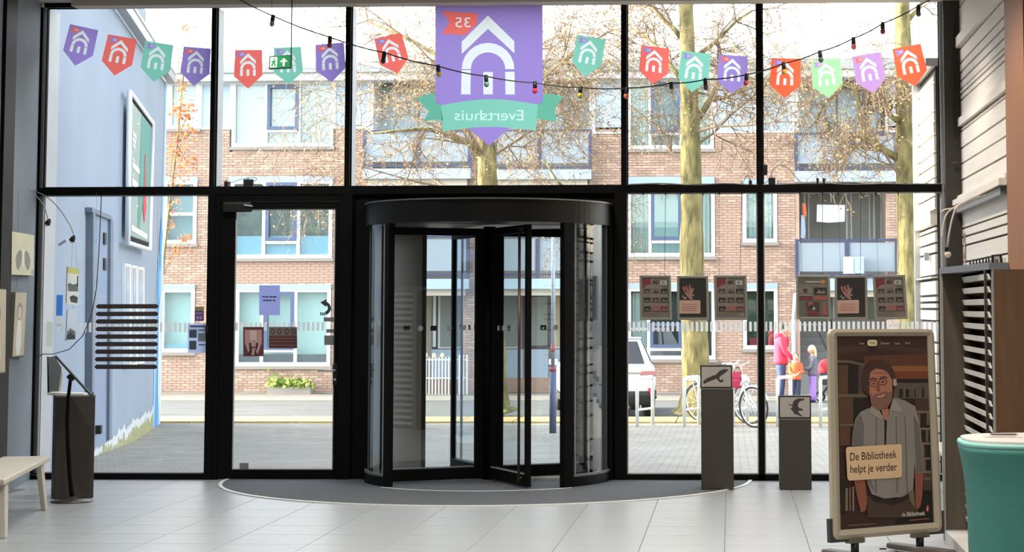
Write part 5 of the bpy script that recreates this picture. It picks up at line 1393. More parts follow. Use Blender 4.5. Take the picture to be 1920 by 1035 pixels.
MB().slab([P(89,670,YB_), P(103,668,YB_), P(115,690,YB_), P(109,734,YB_), P(90,735,YB_)], (0,.012,0)).build('card', M('card_grey', (118, 124, 130), .7), g_)
MB().slab([P(88,669,YB_), P(91,669,YB_), P(92,736,YB_), P(89,736,YB_)], (0,.03,0)).build('spine', M('spine_navy', (38, 42, 56), .6), g_)
MB().slab([P(115,690,YB_+.02), P(118,700,YB_+.02), P(114,735,YB_+.02), P(109,734,YB_+.02)], (0,.01,0)).build('white_sheet', WHITE, g_)
MB().slab([P(88,736,YB_-.02), P(157,738,YB_-.02), P(157,741,YB_-.02), P(88,741,YB_-.02)], (0,.2,0)).build('base_plate', WHITE, g_)

# ------------------------------------------------------------------ information stand
YI = -2.33
sb_ = PG(134, 941); si = thing('information_stand', sb_, 'black information stand with curved pole and tilted panel on a round foot', 'stand')
MB().lathe([(0,.002),(.185,.002),(.18,.012),(.06,.03),(.03,.05),(0,.05)], sb_, 32).build('foot', M('foot_metal', (84, 80, 76), .3, .6), si, smooth=True)
pts = [P(x, y, sb_.y) for (x, y) in ((135,930),(131,890),(128,840),(126,790),(128,745),(133,705),(136,700))]
sp_ = []
for i in range(len(pts)-1):
    for k in range(4): sp_.append(pts[i].lerp(pts[i+1], k/4))
MB().tube(sp_, [.022-.008*i/len(sp_) for i in range(len(sp_))], 12).build('pole', BLACK, si, smooth=True)
pa, pb = P(104, 667, sb_.y), P(171, 741, sb_.y); dv = (pb-pa).normalized(); nn = Vector((-dv.z, 0, dv.x)).normalized()
if nn.z < 0: nn = -nn
vd_ = ((pa+pb)/2-EYE); vd_.z = 0; vd_.normalize()
MB().obox((pa+pb)/2, dv*((pb-pa).length/2), vd_*.16, nn*.009).build('panel', M('panel_dark', (58, 60, 62), .5), si, bevel=.003)
MB().obox((pa+pb)/2-nn*.03, dv*.03, (0,.03,0), nn*.02).build('clamp', PLASTIC, si, bevel=.005)
MB().obox(pb+nn*.012, nn*.02, vd_*.16, dv*.004).build('ledge', DARKM, si)

# ------------------------------------------------------------------ benches
WOODL = M('limed_wood', (196, 190, 176), .55, var=.06, scale=3, stretch=(6, 1, 6))
def bench(label, P0, P1, width, z=.45):
    P0 = Vector(P0); P1 = Vector(P1); L = (P1-P0).length; t = thing('bench', (0,0,0), label, 'bench', None)
    MB().box(0, 0, z-.045, L, width, z).build('seat', WOODL, t, bevel=.01)
    MB().box(.25, width*.5-.02, z-.13, L-.25, width*.5+.02, z-.045).build('rail', WOODL, t, bevel=.004)
    for x in (.28, L-.28):
        sx = -.12 if x < L/2 else .12
        for y0, sy in ((.05, -.03), (width-.05, .03)):
            MB().add([(x-.085,y0-.022,z-.045),(x+.085,y0-.022,z-.045),(x+.085,y0+.022,z-.045),(x-.085,y0+.022,z-.045),
                      (x-.055+sx,y0-.02+sy,.002),(x+.055+sx,y0-.02+sy,.002),(x+.055+sx,y0+.02+sy,.002),(x-.055+sx,y0+.02+sy,.002)],
                     [(0,1,2,3),(4,7,6,5),(0,4,5,1),(1,5,6,2),(2,6,7,3),(3,7,4,0)]).build('leg', WOODL, t, bevel=.004)
    t.location = (P0.x, P0.y, 0); t.rotation_euler = (0, 0, math.atan2(P1.y-P0.y, P1.x-P0.x)); return t
bench('pale wooden bench with splayed legs along the left wall', (-5.44, -5.15, 0), (-5.915, -2.84, 0), .40)
bench('pale wooden bench half hidden between the poster stand and the wooden rack', (1.86, -1.0, 0), (1.86, -3.1, 0), .38)

# ------------------------------------------------------------------ left wall: canvases, picture lights, sensor
WA = Vector((xl(0), 0, 0))+WN*.004
def PWL(px, py): return PL(px, py, WA, WN)
CV1, CV2, CV3 = M('canvas_yellow_grey', (206, 204, 170), .8, var=.06, scale=4), M('canvas_tan', (190, 178, 150), .8, var=.06, scale=4), M('canvas_grey_mark', (140, 134, 128), .8)
def canvas(name, quad, lab, draw, side=M('canvas_side', (92, 84, 74), .8), dep=.035, Y=None):
    pts = [PWL(*p) if Y is None else P(p[0], p[1], Y) for p in quad]
    n = WN if Y is None else Vector((0,-1,0))
    t = thing(name, pts[3], lab, 'painting', None)
    if Y is None: MB().slab(pts, n*dep).build('stretcher', side, t)
    else: MB().slab([pts[0]-n*.01, pts[0].lerp(pts[1],.07)-n*.01, pts[3].lerp(pts[2],.07)-n*.01, pts[3]-n*.01], n*(dep+.01)).build('stretcher', side, t)
    q = Print(pts[0]+n*(dep+.0006), pts[1]-pts[0], pts[3]-pts[0], n); draw(q); q.build('painted_front', t); return t
def wings(q):
    q.rect(0,0,1,1, CV1)
    for s in (-1, 1): q.poly([(.5+s*.04,.45),(.5+s*.16,.40),(.5+s*.26,.48),(.5+s*.34,.62),(.5+s*.30,.82),(.5+s*.2,.90),(.5+s*.08,.72)], CV3)
    q.poly([(.44,.42),(.5,.36),(.56,.42),(.54,.8),(.46,.8)], M('canvas_white', (222, 220, 204), .8)); q.rect(.9,.85,.95,.97, CV3)
def figure(q):
    q.rect(0,0,1,1, CV2); q.ell(.45,.30,.24,.14, CV3); q.ell(.45,.32,.17,.10, M('canvas_flesh', (206, 186, 164), .8)); q.poly([(.3,.44),(.6,.44),(.7,.8),(.6,.98),(.3,.98),(.2,.8)], M('canvas_white', (0,0,0)))
TCW, TCO, TCG, TCD, TCP = film('reflected_canvas_white', (226, 226, 212), .7), film('reflected_canvas_ochre', (206, 202, 130), .7), film('reflected_canvas_grey', (150, 156, 158), .4), film('reflected_canvas_dark', (110, 116, 122), .4), film('reflected_canvas_pale', (212, 218, 222), .7)  # translucent colours so the built reflections of canvases look lit
def landscape(q):
    q.rect(0,.16,1,1, TCW); q.rect(0,0,1,.16, TCO)
    q.poly([(.1,.48),(.3,.42),(.5,.46),(.9,.40),(.95,.62),(.2,.66)], TCG); q.poly([(.3,.8),(.6,.74),(.95,.78),(.9,.94),(.4,.94)], TCD); q.rect(.84,.2,.94,.5, TCD)
def crowd(q):
    q.rect(0,0,1,1, TCP)
    for (x, y) in ((.25,.72),(.45,.66),(.62,.70),(.82,.74)): q.ell(x, y, .11, .06, TCG); q.poly([(x-.14,.95),(x-.1,y+.06),(x+.1,y+.06),(x+.14,.95)], TCD)
canvas('painting', [(15,434),(57,441),(53,518),(14,515)], 'yellowish canvas of a grey winged shape on the left wall', wings)
canvas('painting', [(22,548),(43,549),(37,670),(16,669)], 'tall tan canvas of a figure below the winged canvas on the left wall', figure)
canvas('painting', [(-28,540),(4,543),(2,700),(-30,702)], 'dark edged canvas cut by the left edge of the view', figure)
canvas('canvas_reflection', [(127,500),(151,504),(148,570),(125,569)], 'small canvas with a yellow top hanging in the left pane', landscape, dep=.03, Y=-.14)  # a reflection in the glass, built as a sheet before the pane
canvas('canvas_reflection', [(127,580),(147,579),(145,639),(124,640)], 'small grey canvas of a group hanging below the yellow topped one', crowd, dep=.03, Y=-.14)  # second canvas reflection, likewise built as a sheet
cr = thing('info_card', P(111, 585, -.03), 'blue information card with a white foot on the left pane', 'card')
MB().poly([P(106,553,-.03), P(118,553,-.03), P(117,592,-.03), P(105,592,-.03)]).build('card', film('card_blue', (78, 138, 214), .5), cr)
MB().poly([P(105,593,-.03), P(115,593,-.03), P(115,612,-.03), P(105,612,-.03)]).build('white_foot', DOT, cr)
tag(MB().poly([P(88,602,-.03), P(99,604,-.03), P(98,649,-.03), P(87,649,-.03)]).build('paper_note', film('note_green_white', (214, 222, 206), .5)), 'pale paper note stuck at the edge of the left pane', 'note')
def piclight(arm, head, tip, lab, Y, wall0=None):
    t = thing('picture_light', P(head[0], head[1], Y), lab, 'lamp', 'picture lights on curved arms')
    n = len(arm); pts = [P(x, y, Y+.25*(1-i/(n-1))*0) for i, (x, y) in enumerate(arm)]; sm = []
    for i in range(n-1):
        for k in range(4):
            f = k/4; a, b_ = pts[i], pts[i+1]; p_, q_ = pts[max(i-1, 0)], pts[min(i+2, n-1)]
            sm.append(.5*((2*a)+(b_-p_)*f+(2*p_-5*a+4*b_-q_)*f*f+(3*a-p_-3*b_+q_)*f**3))
    sm.append(pts[-1]); MB().tube(sm, .005, 6).build('arm', CABLE_G, t, smooth=True)
    h = P(head[0], head[1], Y); d = (P(tip[0], tip[1], Y)-h)
    MB().tube([h-d*.5, h, h+d*.6, h+d], [.008,.022,.028,.030], 10).build('shade', PLASTIC, t, smooth=True)
    MB().ball(h+d*1.0, .02).build('lamp_bulb', WHITEPL, t)
piclight([(-12,345),(10,362),(22,380),(26,395),(20,401)], (20,400), (13,402), 'picture light nearest the left edge, above the winged canvas', -.95)
piclight([(6,332),(24,338),(50,350),(72,372),(84,390),(90,412)], (92,414), (88,421), 'picture light at the left jamb of the window', -.55)  # a lamp's reflection in the glass, built as a solid lamp
piclight([(21,346),(52,354),(84,367),(108,388),(130,420),(139,443)], (138,445), (134,452), 'picture light in front of the left pane, above the yellow topped canvas', -.35)  # another reflected lamp, built solid before the pane
for (x0, x1, y0, y1) in ((29,31,362,434),(27,29,517,548)):
    pass
hw_ = thing('hanging_wire', PWL(30, 434), 'thin wires from which the winged canvas hangs', 'wire')
MB().tube([PWL(33,350)+WN*.01, PWL(32,434)+WN*.01], .0025, 4).tube([PWL(30,517)+WN*.01, PWL(29,549)+WN*.01], .0025, 4).build('wire', CABLE_G, hw_)
w2 = thing('hanging_wire', P(135, 500, -.13), 'fine threads holding the small canvas with the yellow top', 'wire')
MB().tube([P(136,455,-.13), P(134,502,-.13)], .0015, 4).tube([P(142,455,-.13), P(144,503,-.13)], .0015, 4).tube([P(137,570,-.13), P(137,580,-.13)], .0015, 4).build('thread', CABLE_G, w2)
sn = thing('motion_sensor', P(50, 415, -.35), 'white motion sensor on a bracket at the corner of the left wall', 'sensor')
MB().slab([P(47,388,-.36), P(58,390,-.36), P(57,414,-.36), P(46,412,-.36)], (0,.05,0)).build('housing', WHITEPL, sn, bevel=.006)
MB().slab([P(41,384,-.32), P(48,384,-.32), P(48,392,-.32), P(41,391,-.32)], (0,.04,0)).box(P(43,390,-.32).x, -.32, P(43,410,-.32).z, P(47,390,-.32).x, -.29, P(43,390,-.32).z).build('bracket', GREYAL, sn)
tag(MB().poly([P(108,458,-.03), P(122,449,-.03), P(125,453,-.03), P(111,462,-.03)]).build('tape_strip', film('tape_grey', (150, 156, 160), .3)), 'slanted strip of grey tape on the left pane under the picture light', 'tape')
# cables at the left
cab = [(196,352),(190,370),(188,420),(185,480),(181,540),(172,590),(155,630),(130,655),(100,664),(80,664),(66,672)]
cpt = [P(x, y, -.06) for (x, y) in cab]
tag(MB().tube(cpt, .005, 6).build('loose_cable', M('cable_blue_grey', (66, 74, 88), .5), smooth=True), 'loose dark cable drooping across the left pane to the corner post', 'cable')
tag(MB().tube([P(x, y, -.12) for (x, y) in ((54,640),(52,720),(48,800),(47,860),(52,885),(62,870),(66,850),(72,872),(80,885),(76,860),(66,880),(56,890),(84,893))], .006, 6).build('floor_cable', PLASTIC, smooth=True), 'black cable running down the corner post to a tangle on the floor', 'cable')

# nine dark slats strung in the left pane
sl = thing('slat_hanging', P(237, 692, -.12), 'nine dark wooden slats strung one above another in the left pane', 'wall hanging')
SLW = M('slat_dark_wood', (62, 52, 52), .6, var=.1, scale=4, stretch=(1, 4, 8))
for k in range(9):
    yc = 574.5+k*14.15; xo = -k*.35
    a, b_ = P(183+xo, yc-4.2, -.12), P(294.5+xo*.8, yc-4.2, -.12); c = P(183+xo, yc+4.2, -.12)
    MB().box(a.x, -.13, c.z, b_.x, -.11, a.z).build('slat', SLW, sl, bevel=.003)
    MB().box(a.x-.012, -.125, c.z+.01, a.x, -.115, a.z-.012).box(b_.x, -.125, c.z+.01, b_.x+.012, -.115, a.z-.012).build('slat_pin', PLASTIC, sl)
for x in (181, 296): MB().tube([P(x, 362, -.12), P(x-1, 574, -.12), P(x-3, 692, -.12)], .0012, 4).build('cord', CABLE_G, sl)

# ------------------------------------------------------------------ notices on the glass of the door and beside it
YN = -.034
def sheet(name, x0, y0, x1, y1, m, lab, draw=None, cat='notice', Y=YN):
    a, b_, c = P(x0, y0, Y), P(x1, y0, Y), P(x0, y1, Y)
    t = thing(name, c.lerp(b_+c-a, .5), lab, cat)
    MB().poly([a, b_, b_+c-a, c]).build('paper', m, t)
    if draw: q = Print(a+Vector((0,-.0004,0)), b_-a, c-a, (0,-1,0)); draw(q); q.build('print', t)
    return t
INK = M('ink_blue', (70, 76, 120), .7); INKD = M('ink_dark', (46, 44, 48), .7)
def d_blue(q):
    for (y, segs) in ((.36, ((.14,.28),(.30,.44),(.48,.62),(.64,.84))), (.48, ((.18,.30),(.32,.46),(.48,.60),(.66,.78)))):
        for (a, b_) in segs: q.rect(a, y, b_, y+.05, INK)
sheet('paper_notice', 486, 535, 525, 591, film('paper_lilac', (150, 158, 210), .6), 'lilac paper notice with two lines of lettering on the hinged door', d_blue)
def d_red(q):
    q.rect(0,0,1,1, M('pict_maroon', (104, 52, 60), .6)); q.poly([(.08,.1),(.92,.1),(.92,.55),(.7,.95),(.3,.95),(.08,.55)], M('pict_pink', (196, 150, 146), .6)); q.rect(.34,.12,.66,.45, M('pict_pale', (214, 190, 180), .6))
    for (x, s) in ((.34,1),(.68,-1)):
        q.ell(x, .58, .06, .04, INKD); q.poly([(x-.05,.62),(x+.06,.62),(x+.10*s,.8),(x+.05,.95),(x-.12,.95),(x-.02,.78)], INKD); q.poly([(x,.65),(x+.2*s,.70),(x+.2*s,.73),(x,.70)], INKD)
sheet('poster', 456, 613, 494, 668, film('paper_maroon', (130, 70, 72), .4), 'maroon pictogram poster with two seated figures on the hinged door', d_red, 'poster')
def d_brown(q):
    q.rect(0,0,1,.40, M('pict_grey', (118, 108, 102), .6)); q.rect(0,.42,1,1, M('pict_brown', (92, 60, 58), .6))
    for x in (.14,.38,.64,.87): q.ell(x,.21,.075,.13, INKD); q.ell(x,.21,.05,.09, M('pict_grey', (0,0,0)))
    for y in (.52,.68,.84): q.rect(.06,y,.94,y+.05, M('pict_rose', (136, 88, 84), .6))
sheet('poster', 504, 613, 557, 653, film('paper_brown', (110, 80, 76), .4), 'brown house rules poster with four round icons on the hinged door', d_brown, 'poster')
# curved arrow sticker and small stickers
ar = thing('arrow_sticker', P(610, 590, YN), 'dark curved arrow sticker on the right of the hinged door glass', 'sticker')
a, b_, c = P(598, 560, YN), P(622, 560, YN), P(598, 592, YN)
q = Print(a, b_-a, c-a, (0,-1,0)); DK = M('sticker_dark', (62, 62, 60), .6)
q.ring(.42,.56,.26,.52,.78, DK, -75, 75, 14); q.poly([(.60,.02),(.10,.22),(.55,.48)], DK)
for x in (.10,.26,.40): q.rect(x, .80, x+.1, .98, DK)
q.build('arrow', ar)
for (x0, y0, x1, y1, lab) in ((607,595,626,603,'grey strip sticker under the curved arrow'),(612,617,626,624,'dark strip sticker lower on the hinged door glass'),(608,629,626,647,'dark square sticker above the door handle'),(449,868,466,879,'small grey sticker at the bottom of the hinged door glass')):
    sheet('sticker', x0, y0, x1, y1, film('sticker_grey', (120, 118, 114), .3), lab, None, 'sticker')
def d_vio(q): q.rect(0,0,1,.28, M('pict_olive', (150, 150, 96), .6)); q.rect(0,.3,1,1, M('pict_violet', (104, 76, 128), .6)); q.ell(.34,.76,.16,.13, M('pict_lilac', (176, 150, 196), .6)); q.ell(.70,.76,.14,.13, M('pict_lilac', (0,0,0))); q.rect(.1,.42,.9,.5, M('pict_lilac', (0,0,0)))
sheet('small_notice', 365, 575, 382, 602, film('paper_violet', (120, 92, 144), .5), 'small violet notice with an olive top on the left pane', d_vio)
def d_card(q): q.rect(.52,.32,.98,.60, M('pict_steel', (120, 130, 140), .6)); q.rect(.12,.06,.95,.12, INK); q.rect(.55,.70,.9,.74, INK); q.rect(.55,.2,.85,.24, INK); q.rect(.08,.2,.46,.48, M('pict_slate', (74, 84, 104), .6)); q.rect(.08,.58,.44,.88, M('pict_slate', (0,0,0)))
sheet('pane_notice', 352, 607, 389, 662, film('paper_blue_grey', (186, 202, 232), .6), 'blue grey card with square panels on the left pane beside the door', d_card)
tag(MB().box(P(385,612,-.06).x, -.075, P(388,625,-.06).z, P(391,612,-.06).x, -.02, P(388,611,-.06).z).build('pane_latch', PLASTIC, bevel=.006), 'small black latch on the edge of the left pane', 'latch')

# ------------------------------------------------------------------ cables and adapters along the transom
def cablerun(name, pts, r, m, lab, Y=-.05):
    P_ = [P(x, y, Y) for (x, y) in pts]; sm = []
    n = len(P_)
    for i in range(n-1):
        a, b_, p_, q_ = P_[i], P_[i+1], P_[max(i-1, 0)], P_[min(i+2, n-1)]
        for k in range(4):
            f = k/4; sm.append(.5*((2*a)+(b_-p_)*f+(2*p_-5*a+4*b_-q_)*f*f+(3*a-p_-3*b_+q_)*f**3))
    sm.append(P_[-1]); return tag(MB().tube(sm, r, 6).build(name, m, smooth=True), lab, 'cable')
cablerun('transom_cable', [(1180,346),(1240,344),(1300,347),(1360,344),(1420,347),(1480,345),(1540,343),(1600,346),(1660,344),(1720,346),(1762,345)], .008, CABLE_G, 'grey cable lying along the transom above the hanging posters')
cablerun('transom_cable', [(1196,345),(1260,347),(1340,345),(1402,346),(1470,348),(1530,346),(1590,343),(1650,347),(1700,344)], .006, PLASTIC, 'black cable lying along the transom above the hanging posters')
cablerun('looped_cable', [(1433,344),(1442,336),(1450,318),(1462,310),(1478,316),(1492,332),(1505,345)], .005, CABLE_G, 'grey cable looping up from the adapter on the transom')
cablerun('looped_cable', [(1392,345),(1398,333),(1404,331),(1408,345)], .004, CABLE_G, 'small loop of grey cable left of the mullion on the transom')
cablerun('thin_cable', [(404,351),(420,346),(440,341),(452,336),(478,333),(480,338),(470,343),(500,350)], .003, PLASTIC, 'thin black cable looping over the transom above the hinged door')
cablerun('thin_cable', [(1745,346),(1772,344),(1786,336),(1792,322),(1791,308)], .006, CABLE_G, 'grey cable from the transom up to the hook on the corner column')
cablerun('thin_cable', [(200,354),(206,351),(216,352),(222,355)], .003, PLASTIC, 'small loop of cable on the transom of the left pane')
def adapter(x0, y0, x1, y1, lab):
    t = thing('power_adapter', P((x0+x1)/2, y1, -.05), lab, 'adapter')
    MB().slab([P(x0,y0,-.07), P(x1,y0,-.07), P(x1,y1,-.07), P(x0,y1,-.07)], (0,.05,0)).build('body', PLASTIC, t, bevel=.005)
    MB().tube([P((x0+x1)/2, y0, -.045), P((x0+x1)/2, y0-3, -.045)], .008, 6).build('cable_boot', CABLE_G, t)
adapter(456,336,474,351,'black power adapter on the transom above the hinged door')
adapter(420,340,428,351,'small black plug beside the adapter above the hinged door')
adapter(1430,309,1439,328,'black plug adapter fixed to the mullion above the transom')
adapter(1441,333,1454,346,'black power adapter on the transom right of the mullion')
adapter(1404,338,1410,346,'small black plug left of the mullion on the transom')
for (x, lab) in ((1533,'first of the two small black clips on the right hand transom'),(1545,'second of the two small black clips on the right hand transom')):
    tag(MB().tube([P(x,346,-.05), P(x,337,-.05)], [.010,.014], 8).ball(P(x,336,-.05), .016, .016, .012).build('clip', PLASTIC), lab, 'clip')

# ------------------------------------------------------------------ hanging lamp cords beside the corner column
lampt = thing('cord_lamp', P(1777, 478, -3.4), 'pale round lamp hanging on a white cord in front of the corner column', 'lamp')
MB().tube([(XR-.08,-3.4,2.74), P(1807,379,-3.4), P(1798,384,-3.4), P(1790,394,-3.4), P(1784,415,-3.4), P(1779,440,-3.4), P(1776,466,-3.4)], .008, 8).build('cord', WHITEPL, lampt, smooth=True)
MB().tube([P(1775,464,-3.4), P(1776,472,-3.4)], .018, 10).build('holder', PLASTIC, lampt)
MB().ball(P(1777,477,-3.4), .028).build('globe', M('globe_cream', (236, 226, 196), .3), lampt, smooth=True)
cablerun('lamp_flex', [(1764,398),(1772,393),(1790,390),(1803,384),(1820,374),(1850,366)], .008, WHITEPL, 'white cord running from the plank wall to the window frame', Y=-3.38)
cablerun('lamp_flex', [(1766,446),(1768,425),(1774,403),(1786,391),(1802,383)], .008, WHITEPL, 'second white cord drooping down the window frame', Y=-3.38)
ty = thing('cable_tray', (XR-.06, -1.8, P(1805,385,-.3).z), 'grey cable tray under the white ledge of the plank wall', 'cable tray')
MB().box(XR-.075, -3.4, 2.66, XR-.012, -.2, 2.69).box(XR-.075, -3.4, 2.69, XR-.065, -.2, 2.72).build('channel', M('tray_grey', (132, 134, 136), .5), ty)
MB().box(XR-.10, -3.52, 2.735, XR-.012, -.05, 2.79).build('ledge', PLANKW, ty)
lbl = thing('wall_label', (XR-.012, -.35, 1.95), 'small red and white label on the plank wall above the rack', 'label')
MB().box(XR-.014, -.42, 2.13, XR-.0075, -.34, 2.46).build('plate', M('label_pale', (214, 196, 190), .6), lbl)
MB().box(XR-.016, -.41, 2.36, XR-.014, -.35, 2.45).box(XR-.016, -.41, 2.2, XR-.014, -.35, 2.25).build('print', M('label_red', (150, 52, 62), .6), lbl)
hk = thing('wall_hook', P(1790, 306, -.2), 'dark hook on the corner column above the transom', 'hook')
MB().tube([P(1784,306,-.22), P(1796,306,-.22)], .012, 8).tube([P(1788,304,-.2), P(1788,304,-.17)], .014, 8).build('hook', M('hook_dark', (70, 66, 60), .5), hk)
cablerun('column_cable', [(1795,20),(1790,60),(1791,100),(1789,140),(1790,180),(1789,215),(1792,260)], .007, DARKM, 'dark cable clipped down the corner column', Y=-.2)

# ------------------------------------------------------------------ wooden leaflet rack
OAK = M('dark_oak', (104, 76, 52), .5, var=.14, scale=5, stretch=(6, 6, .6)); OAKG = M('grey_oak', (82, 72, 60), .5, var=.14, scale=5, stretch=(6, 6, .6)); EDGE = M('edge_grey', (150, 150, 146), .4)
LIP = M('lip_white', (250, 248, 240), .4)
YA, YBn = -5.15, -6.75
rk = thing('leaflet_rack', (1.95, -5.9, 0), 'tall dark oak leaflet rack with white edged shelves by the plank wall', 'shelf')
xa0, xa1 = P(1770,700,YA).x, P(1811,700,YA).x
zt_ = P(1880,505,YBn).z; xs = P(1812,700,YA).x
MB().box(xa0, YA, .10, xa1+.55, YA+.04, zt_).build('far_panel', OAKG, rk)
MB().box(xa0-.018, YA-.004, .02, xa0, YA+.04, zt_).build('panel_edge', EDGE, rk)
xn = P(1866,700,YBn).x
MB().box(xn, YBn, .10, xn+.62, YBn+.04, zt_).build('near_panel', OAK, rk)
MB().box(xn-.012, YBn-.003, .10, xn, YBn+.04, zt_).build('panel_edge', EDGE, rk)
MB().slab([(xs+.10, YA, .10), (xn+.10, YBn+.04, .10), (xn+.10, YBn+.04, zt_), (xs+.10, YA, zt_)], (.03, 0, 0)).build('back_panel', OAK, rk)
z = .16; k = 0
while z < zt_-.06:
    a, b_ = Vector((xs, YA-.002, z)), Vector((xn-.012, YBn+.045, z))
    sh_ = MB().slab([a, b_, b_+Vector((.1,0,-.03)), a+Vector((.1,0,-.03))], (0,0,.012)).build('shelf', OAK, rk)
    MB().slab([a+Vector((0,0,-.004)), b_+Vector((0,0,-.004)), b_+Vector((-.012,0,.034)), a+Vector((-.012,0,.034))], (-.012,0,.003)).build('shelf_lip', LIP, sh_)
    z += .0832
MB().box(xn-.045, YBn+.11, .1, xn-.03, YBn+.15, zt_).build('rail', M('rail_black', (44, 44, 46), .4), rk)
MB().slab([(xa0-.02, YA+.04, zt_), (xa0+.5, YA+.04, zt_), (xn+.1, YBn+.0, zt_), (xn-.03, YBn+.0, zt_)], (0,0,.045)).build('top_tray', M('tray_metal', (128, 134, 140), .4, .3), rk)
MB().box(1.56, -7.4, .003, 2.29, YA+.06, .095).build('plinth', M('plinth_pale', (190, 188, 184), .5), rk)
# clips and cards on top of the rack
CLP = M('clip_black', (30, 30, 32), .4)
for i, (x, lab) in enumerate(((1822,'leftmost'),(1834,'second'),(1846,'third'),(1857,'fourth'))):
    yb = 505-i*2.2; Yc = -6.0-.15*i
    t = thing('brochure_stand', P(x, yb+3, Yc), 'black wire brochure stand on the rack top, %s from the left' % lab, 'brochure stand', 'brochure stands on the rack')
    w = 3
    MB().tube([P(x-w,yb,Yc), P(x-w,yb-16,Yc), P(x+w,yb-17,Yc), P(x+w,yb,Yc)], .006, 6).tube([P(x-w,yb-1,Yc), P(x+7,yb-2,Yc-.06)], .005, 6).build('wire_frame', CLP, t)
    MB().slab([P(x-1,yb,Yc+.02), P(x+8,yb-1,Yc+.02), P(x+8,yb-12,Yc+.02), P(x-1,yb-11,Yc+.02)], (0,.01,0)).build('brochure', M('brochure_pale', (190, 190, 184), .6), t)
t = thing('card_holder', P(1872, 504, -6.6), 'dark framed white card leaning at the end of the rack top', 'card holder')
MB().slab([P(1864,503,-6.6), P(1878,503,-6.6), P(1875,480,-6.6), P(1862,481,-6.6)], (0,.012,0)).build('card', WHITEPL, t)
MB().tube([P(1863,503,-6.62), P(1861,479,-6.62), P(1876,478,-6.62), P(1879,503,-6.62)], .010, 6).build('holder', CLP, t)
MB().slab([P(1866,500,-6.604), P(1874,500,-6.604), P(1872,486,-6.604), P(1865,486,-6.604)], (0,-.001,0)).build('print', M('card_print', (160, 120, 110), .6), t)
tag(MB().slab([P(1881,503,-6.5), P(1887,503,-6.5), P(1886,482,-6.5), P(1880,484,-6.5)], (0,.01,0)).build('white_card', WHITEPL), 'plain white card standing behind the dark framed card', 'card')

# ------------------------------------------------------------------ teal counter with leaflets
YC = -8.0; zc = P(1860, 818, YC-.35).z
TEAL = M('teal_felt', (60, 122, 114), .75, var=.04, scale=40, bump=.08); TEALE = M('teal_edge', (128, 190, 180), .5)
xl_ = P(1799, 820, YC-.45).x
ct = thing('counter', (xl_+.75, YC-.45, 0), 'teal upholstered counter with flared rounded top at the right edge', 'counter')
def sell(cx, cy, hx, hy, z, n=56, e=3.2):
    return [(cx+hx*math.copysign(abs(math.cos(2*math.pi*i/n))**(2/e), math.cos(2*math.pi*i/n)), cy+hy*math.copysign(abs(math.sin(2*math.pi*i/n))**(2/e), math.sin(2*math.pi*i/n)), z) for i in range(n)]
cc = (xl_+.80, YC-.45)
prof = [(.0,-.055),(.25,-.052),(.5,-.048),(.68,-.040),(.80,-.028),(.88,-.014),(.93,-.004),(.955,0.0)]
loft(MB(), [sell(cc[0], cc[1], .80+d, .46+d, max(zf*zc, .005)) for (zf, d) in prof]).build('body', TEAL, ct, smooth=True)
loft(MB(), [sell(cc[0], cc[1], .80, .46, zc*.955), sell(cc[0], cc[1], .805, .465, zc*.975), sell(cc[0], cc[1], .80, .46, zc*.985)]).build('rim', TEALE, ct, smooth=True)
loft(MB(), [sell(cc[0], cc[1], .785, .445, zc*.985), sell(cc[0], cc[1], .785, .445, zc)]).build('counter_top', M('counter_white', (206, 202, 196), .4), ct)
lr_ = random.Random(9)
for i, (dx, dy, w, h, rgb, lab) in enumerate(((-.55,.05,.21,.15,(190,184,180),'pale leaflet at the left end of the counter top'),(-.30,.12,.15,.21,(150,96,96),'dark red leaflet on the counter top'),(-.28,-.16,.21,.15,(112,70,72),'maroon leaflet at the front of the counter top'),(-.05,.18,.21,.15,(196,150,150),'pink leaflet at the back of the counter top'),(-.02,-.10,.21,.15,(206,200,196),'white leaflet at the front of the counter top'),(-.52,.24,.15,.1,(120,110,108),'grey leaflet at the back left of the counter top'))):
    a = lr_.uniform(-.4, .4); ca, sa = math.cos(a), math.sin(a); ctr = Vector((cc[0]+dx, cc[1]+dy, zc+.0015+i*.0008))
    t = thing('leaflet', ctr, lab, 'leaflet', 'leaflets on the teal counter')
    MB().obox(ctr, (w/2*ca, w/2*sa, 0), (-h/2*sa, h/2*ca, 0), (0,0,.0006)).build('paper', M('leaflet_%d' % i, rgb, .5), t)
    MB().obox(ctr+Vector((0,0,.0008)), (w*.36*ca, w*.36*sa, 0), (-h*.2*sa, h*.2*ca, 0), (0,0,.0001)).build('print', M('leaflet_print', (150, 120, 112), .5), t)

# ------------------------------------------------------------------ poster stand
YL_, YR_ = -6.28, -5.66
TLc, TRc, BLc, BRc = P(1555,617,YL_), P(1751,617,YR_), P(1562,1013,YL_), P(1767,996,YR_)
ps = thing('poster_stand', ((PG(1605,1040).x+PG(1725,1025).x)/2, -5.97, 0), 'wheeled poster stand showing a smiling man in front of book shelves', 'poster stand')
ux = (TRc-TLc); vz = (BLc-TLc); nP = vz.cross(ux).normalized()
if nP.y > 0: nP = -nP
def e4(x, y): return lerp(lerp(TLc, TRc, x), lerp(BLc, BRc, x), y)
PFR = M('stand_frame', (188, 177, 157), .45, .35)
fw_, fh_, fb_ = .068, .034, .045
def rq(x0, y0, x1, y1): return [e4(x0,y0), e4(x1,y0), e4(x1,y1), e4(x0,y1)]
def rr4(x0, y0, x1, y1, rx, ry):
    o = []
    for (cx, cy, a) in ((x1-rx, y0+ry, -90), (x1-rx, y1-ry, 0), (x0+rx, y1-ry, 90), (x0+rx, y0+ry, 180)):
        for i in range(6): t = math.radians(a+90*i/5); o.append((cx+rx*math.cos(t), cy+ry*math.sin(t)))
    return o
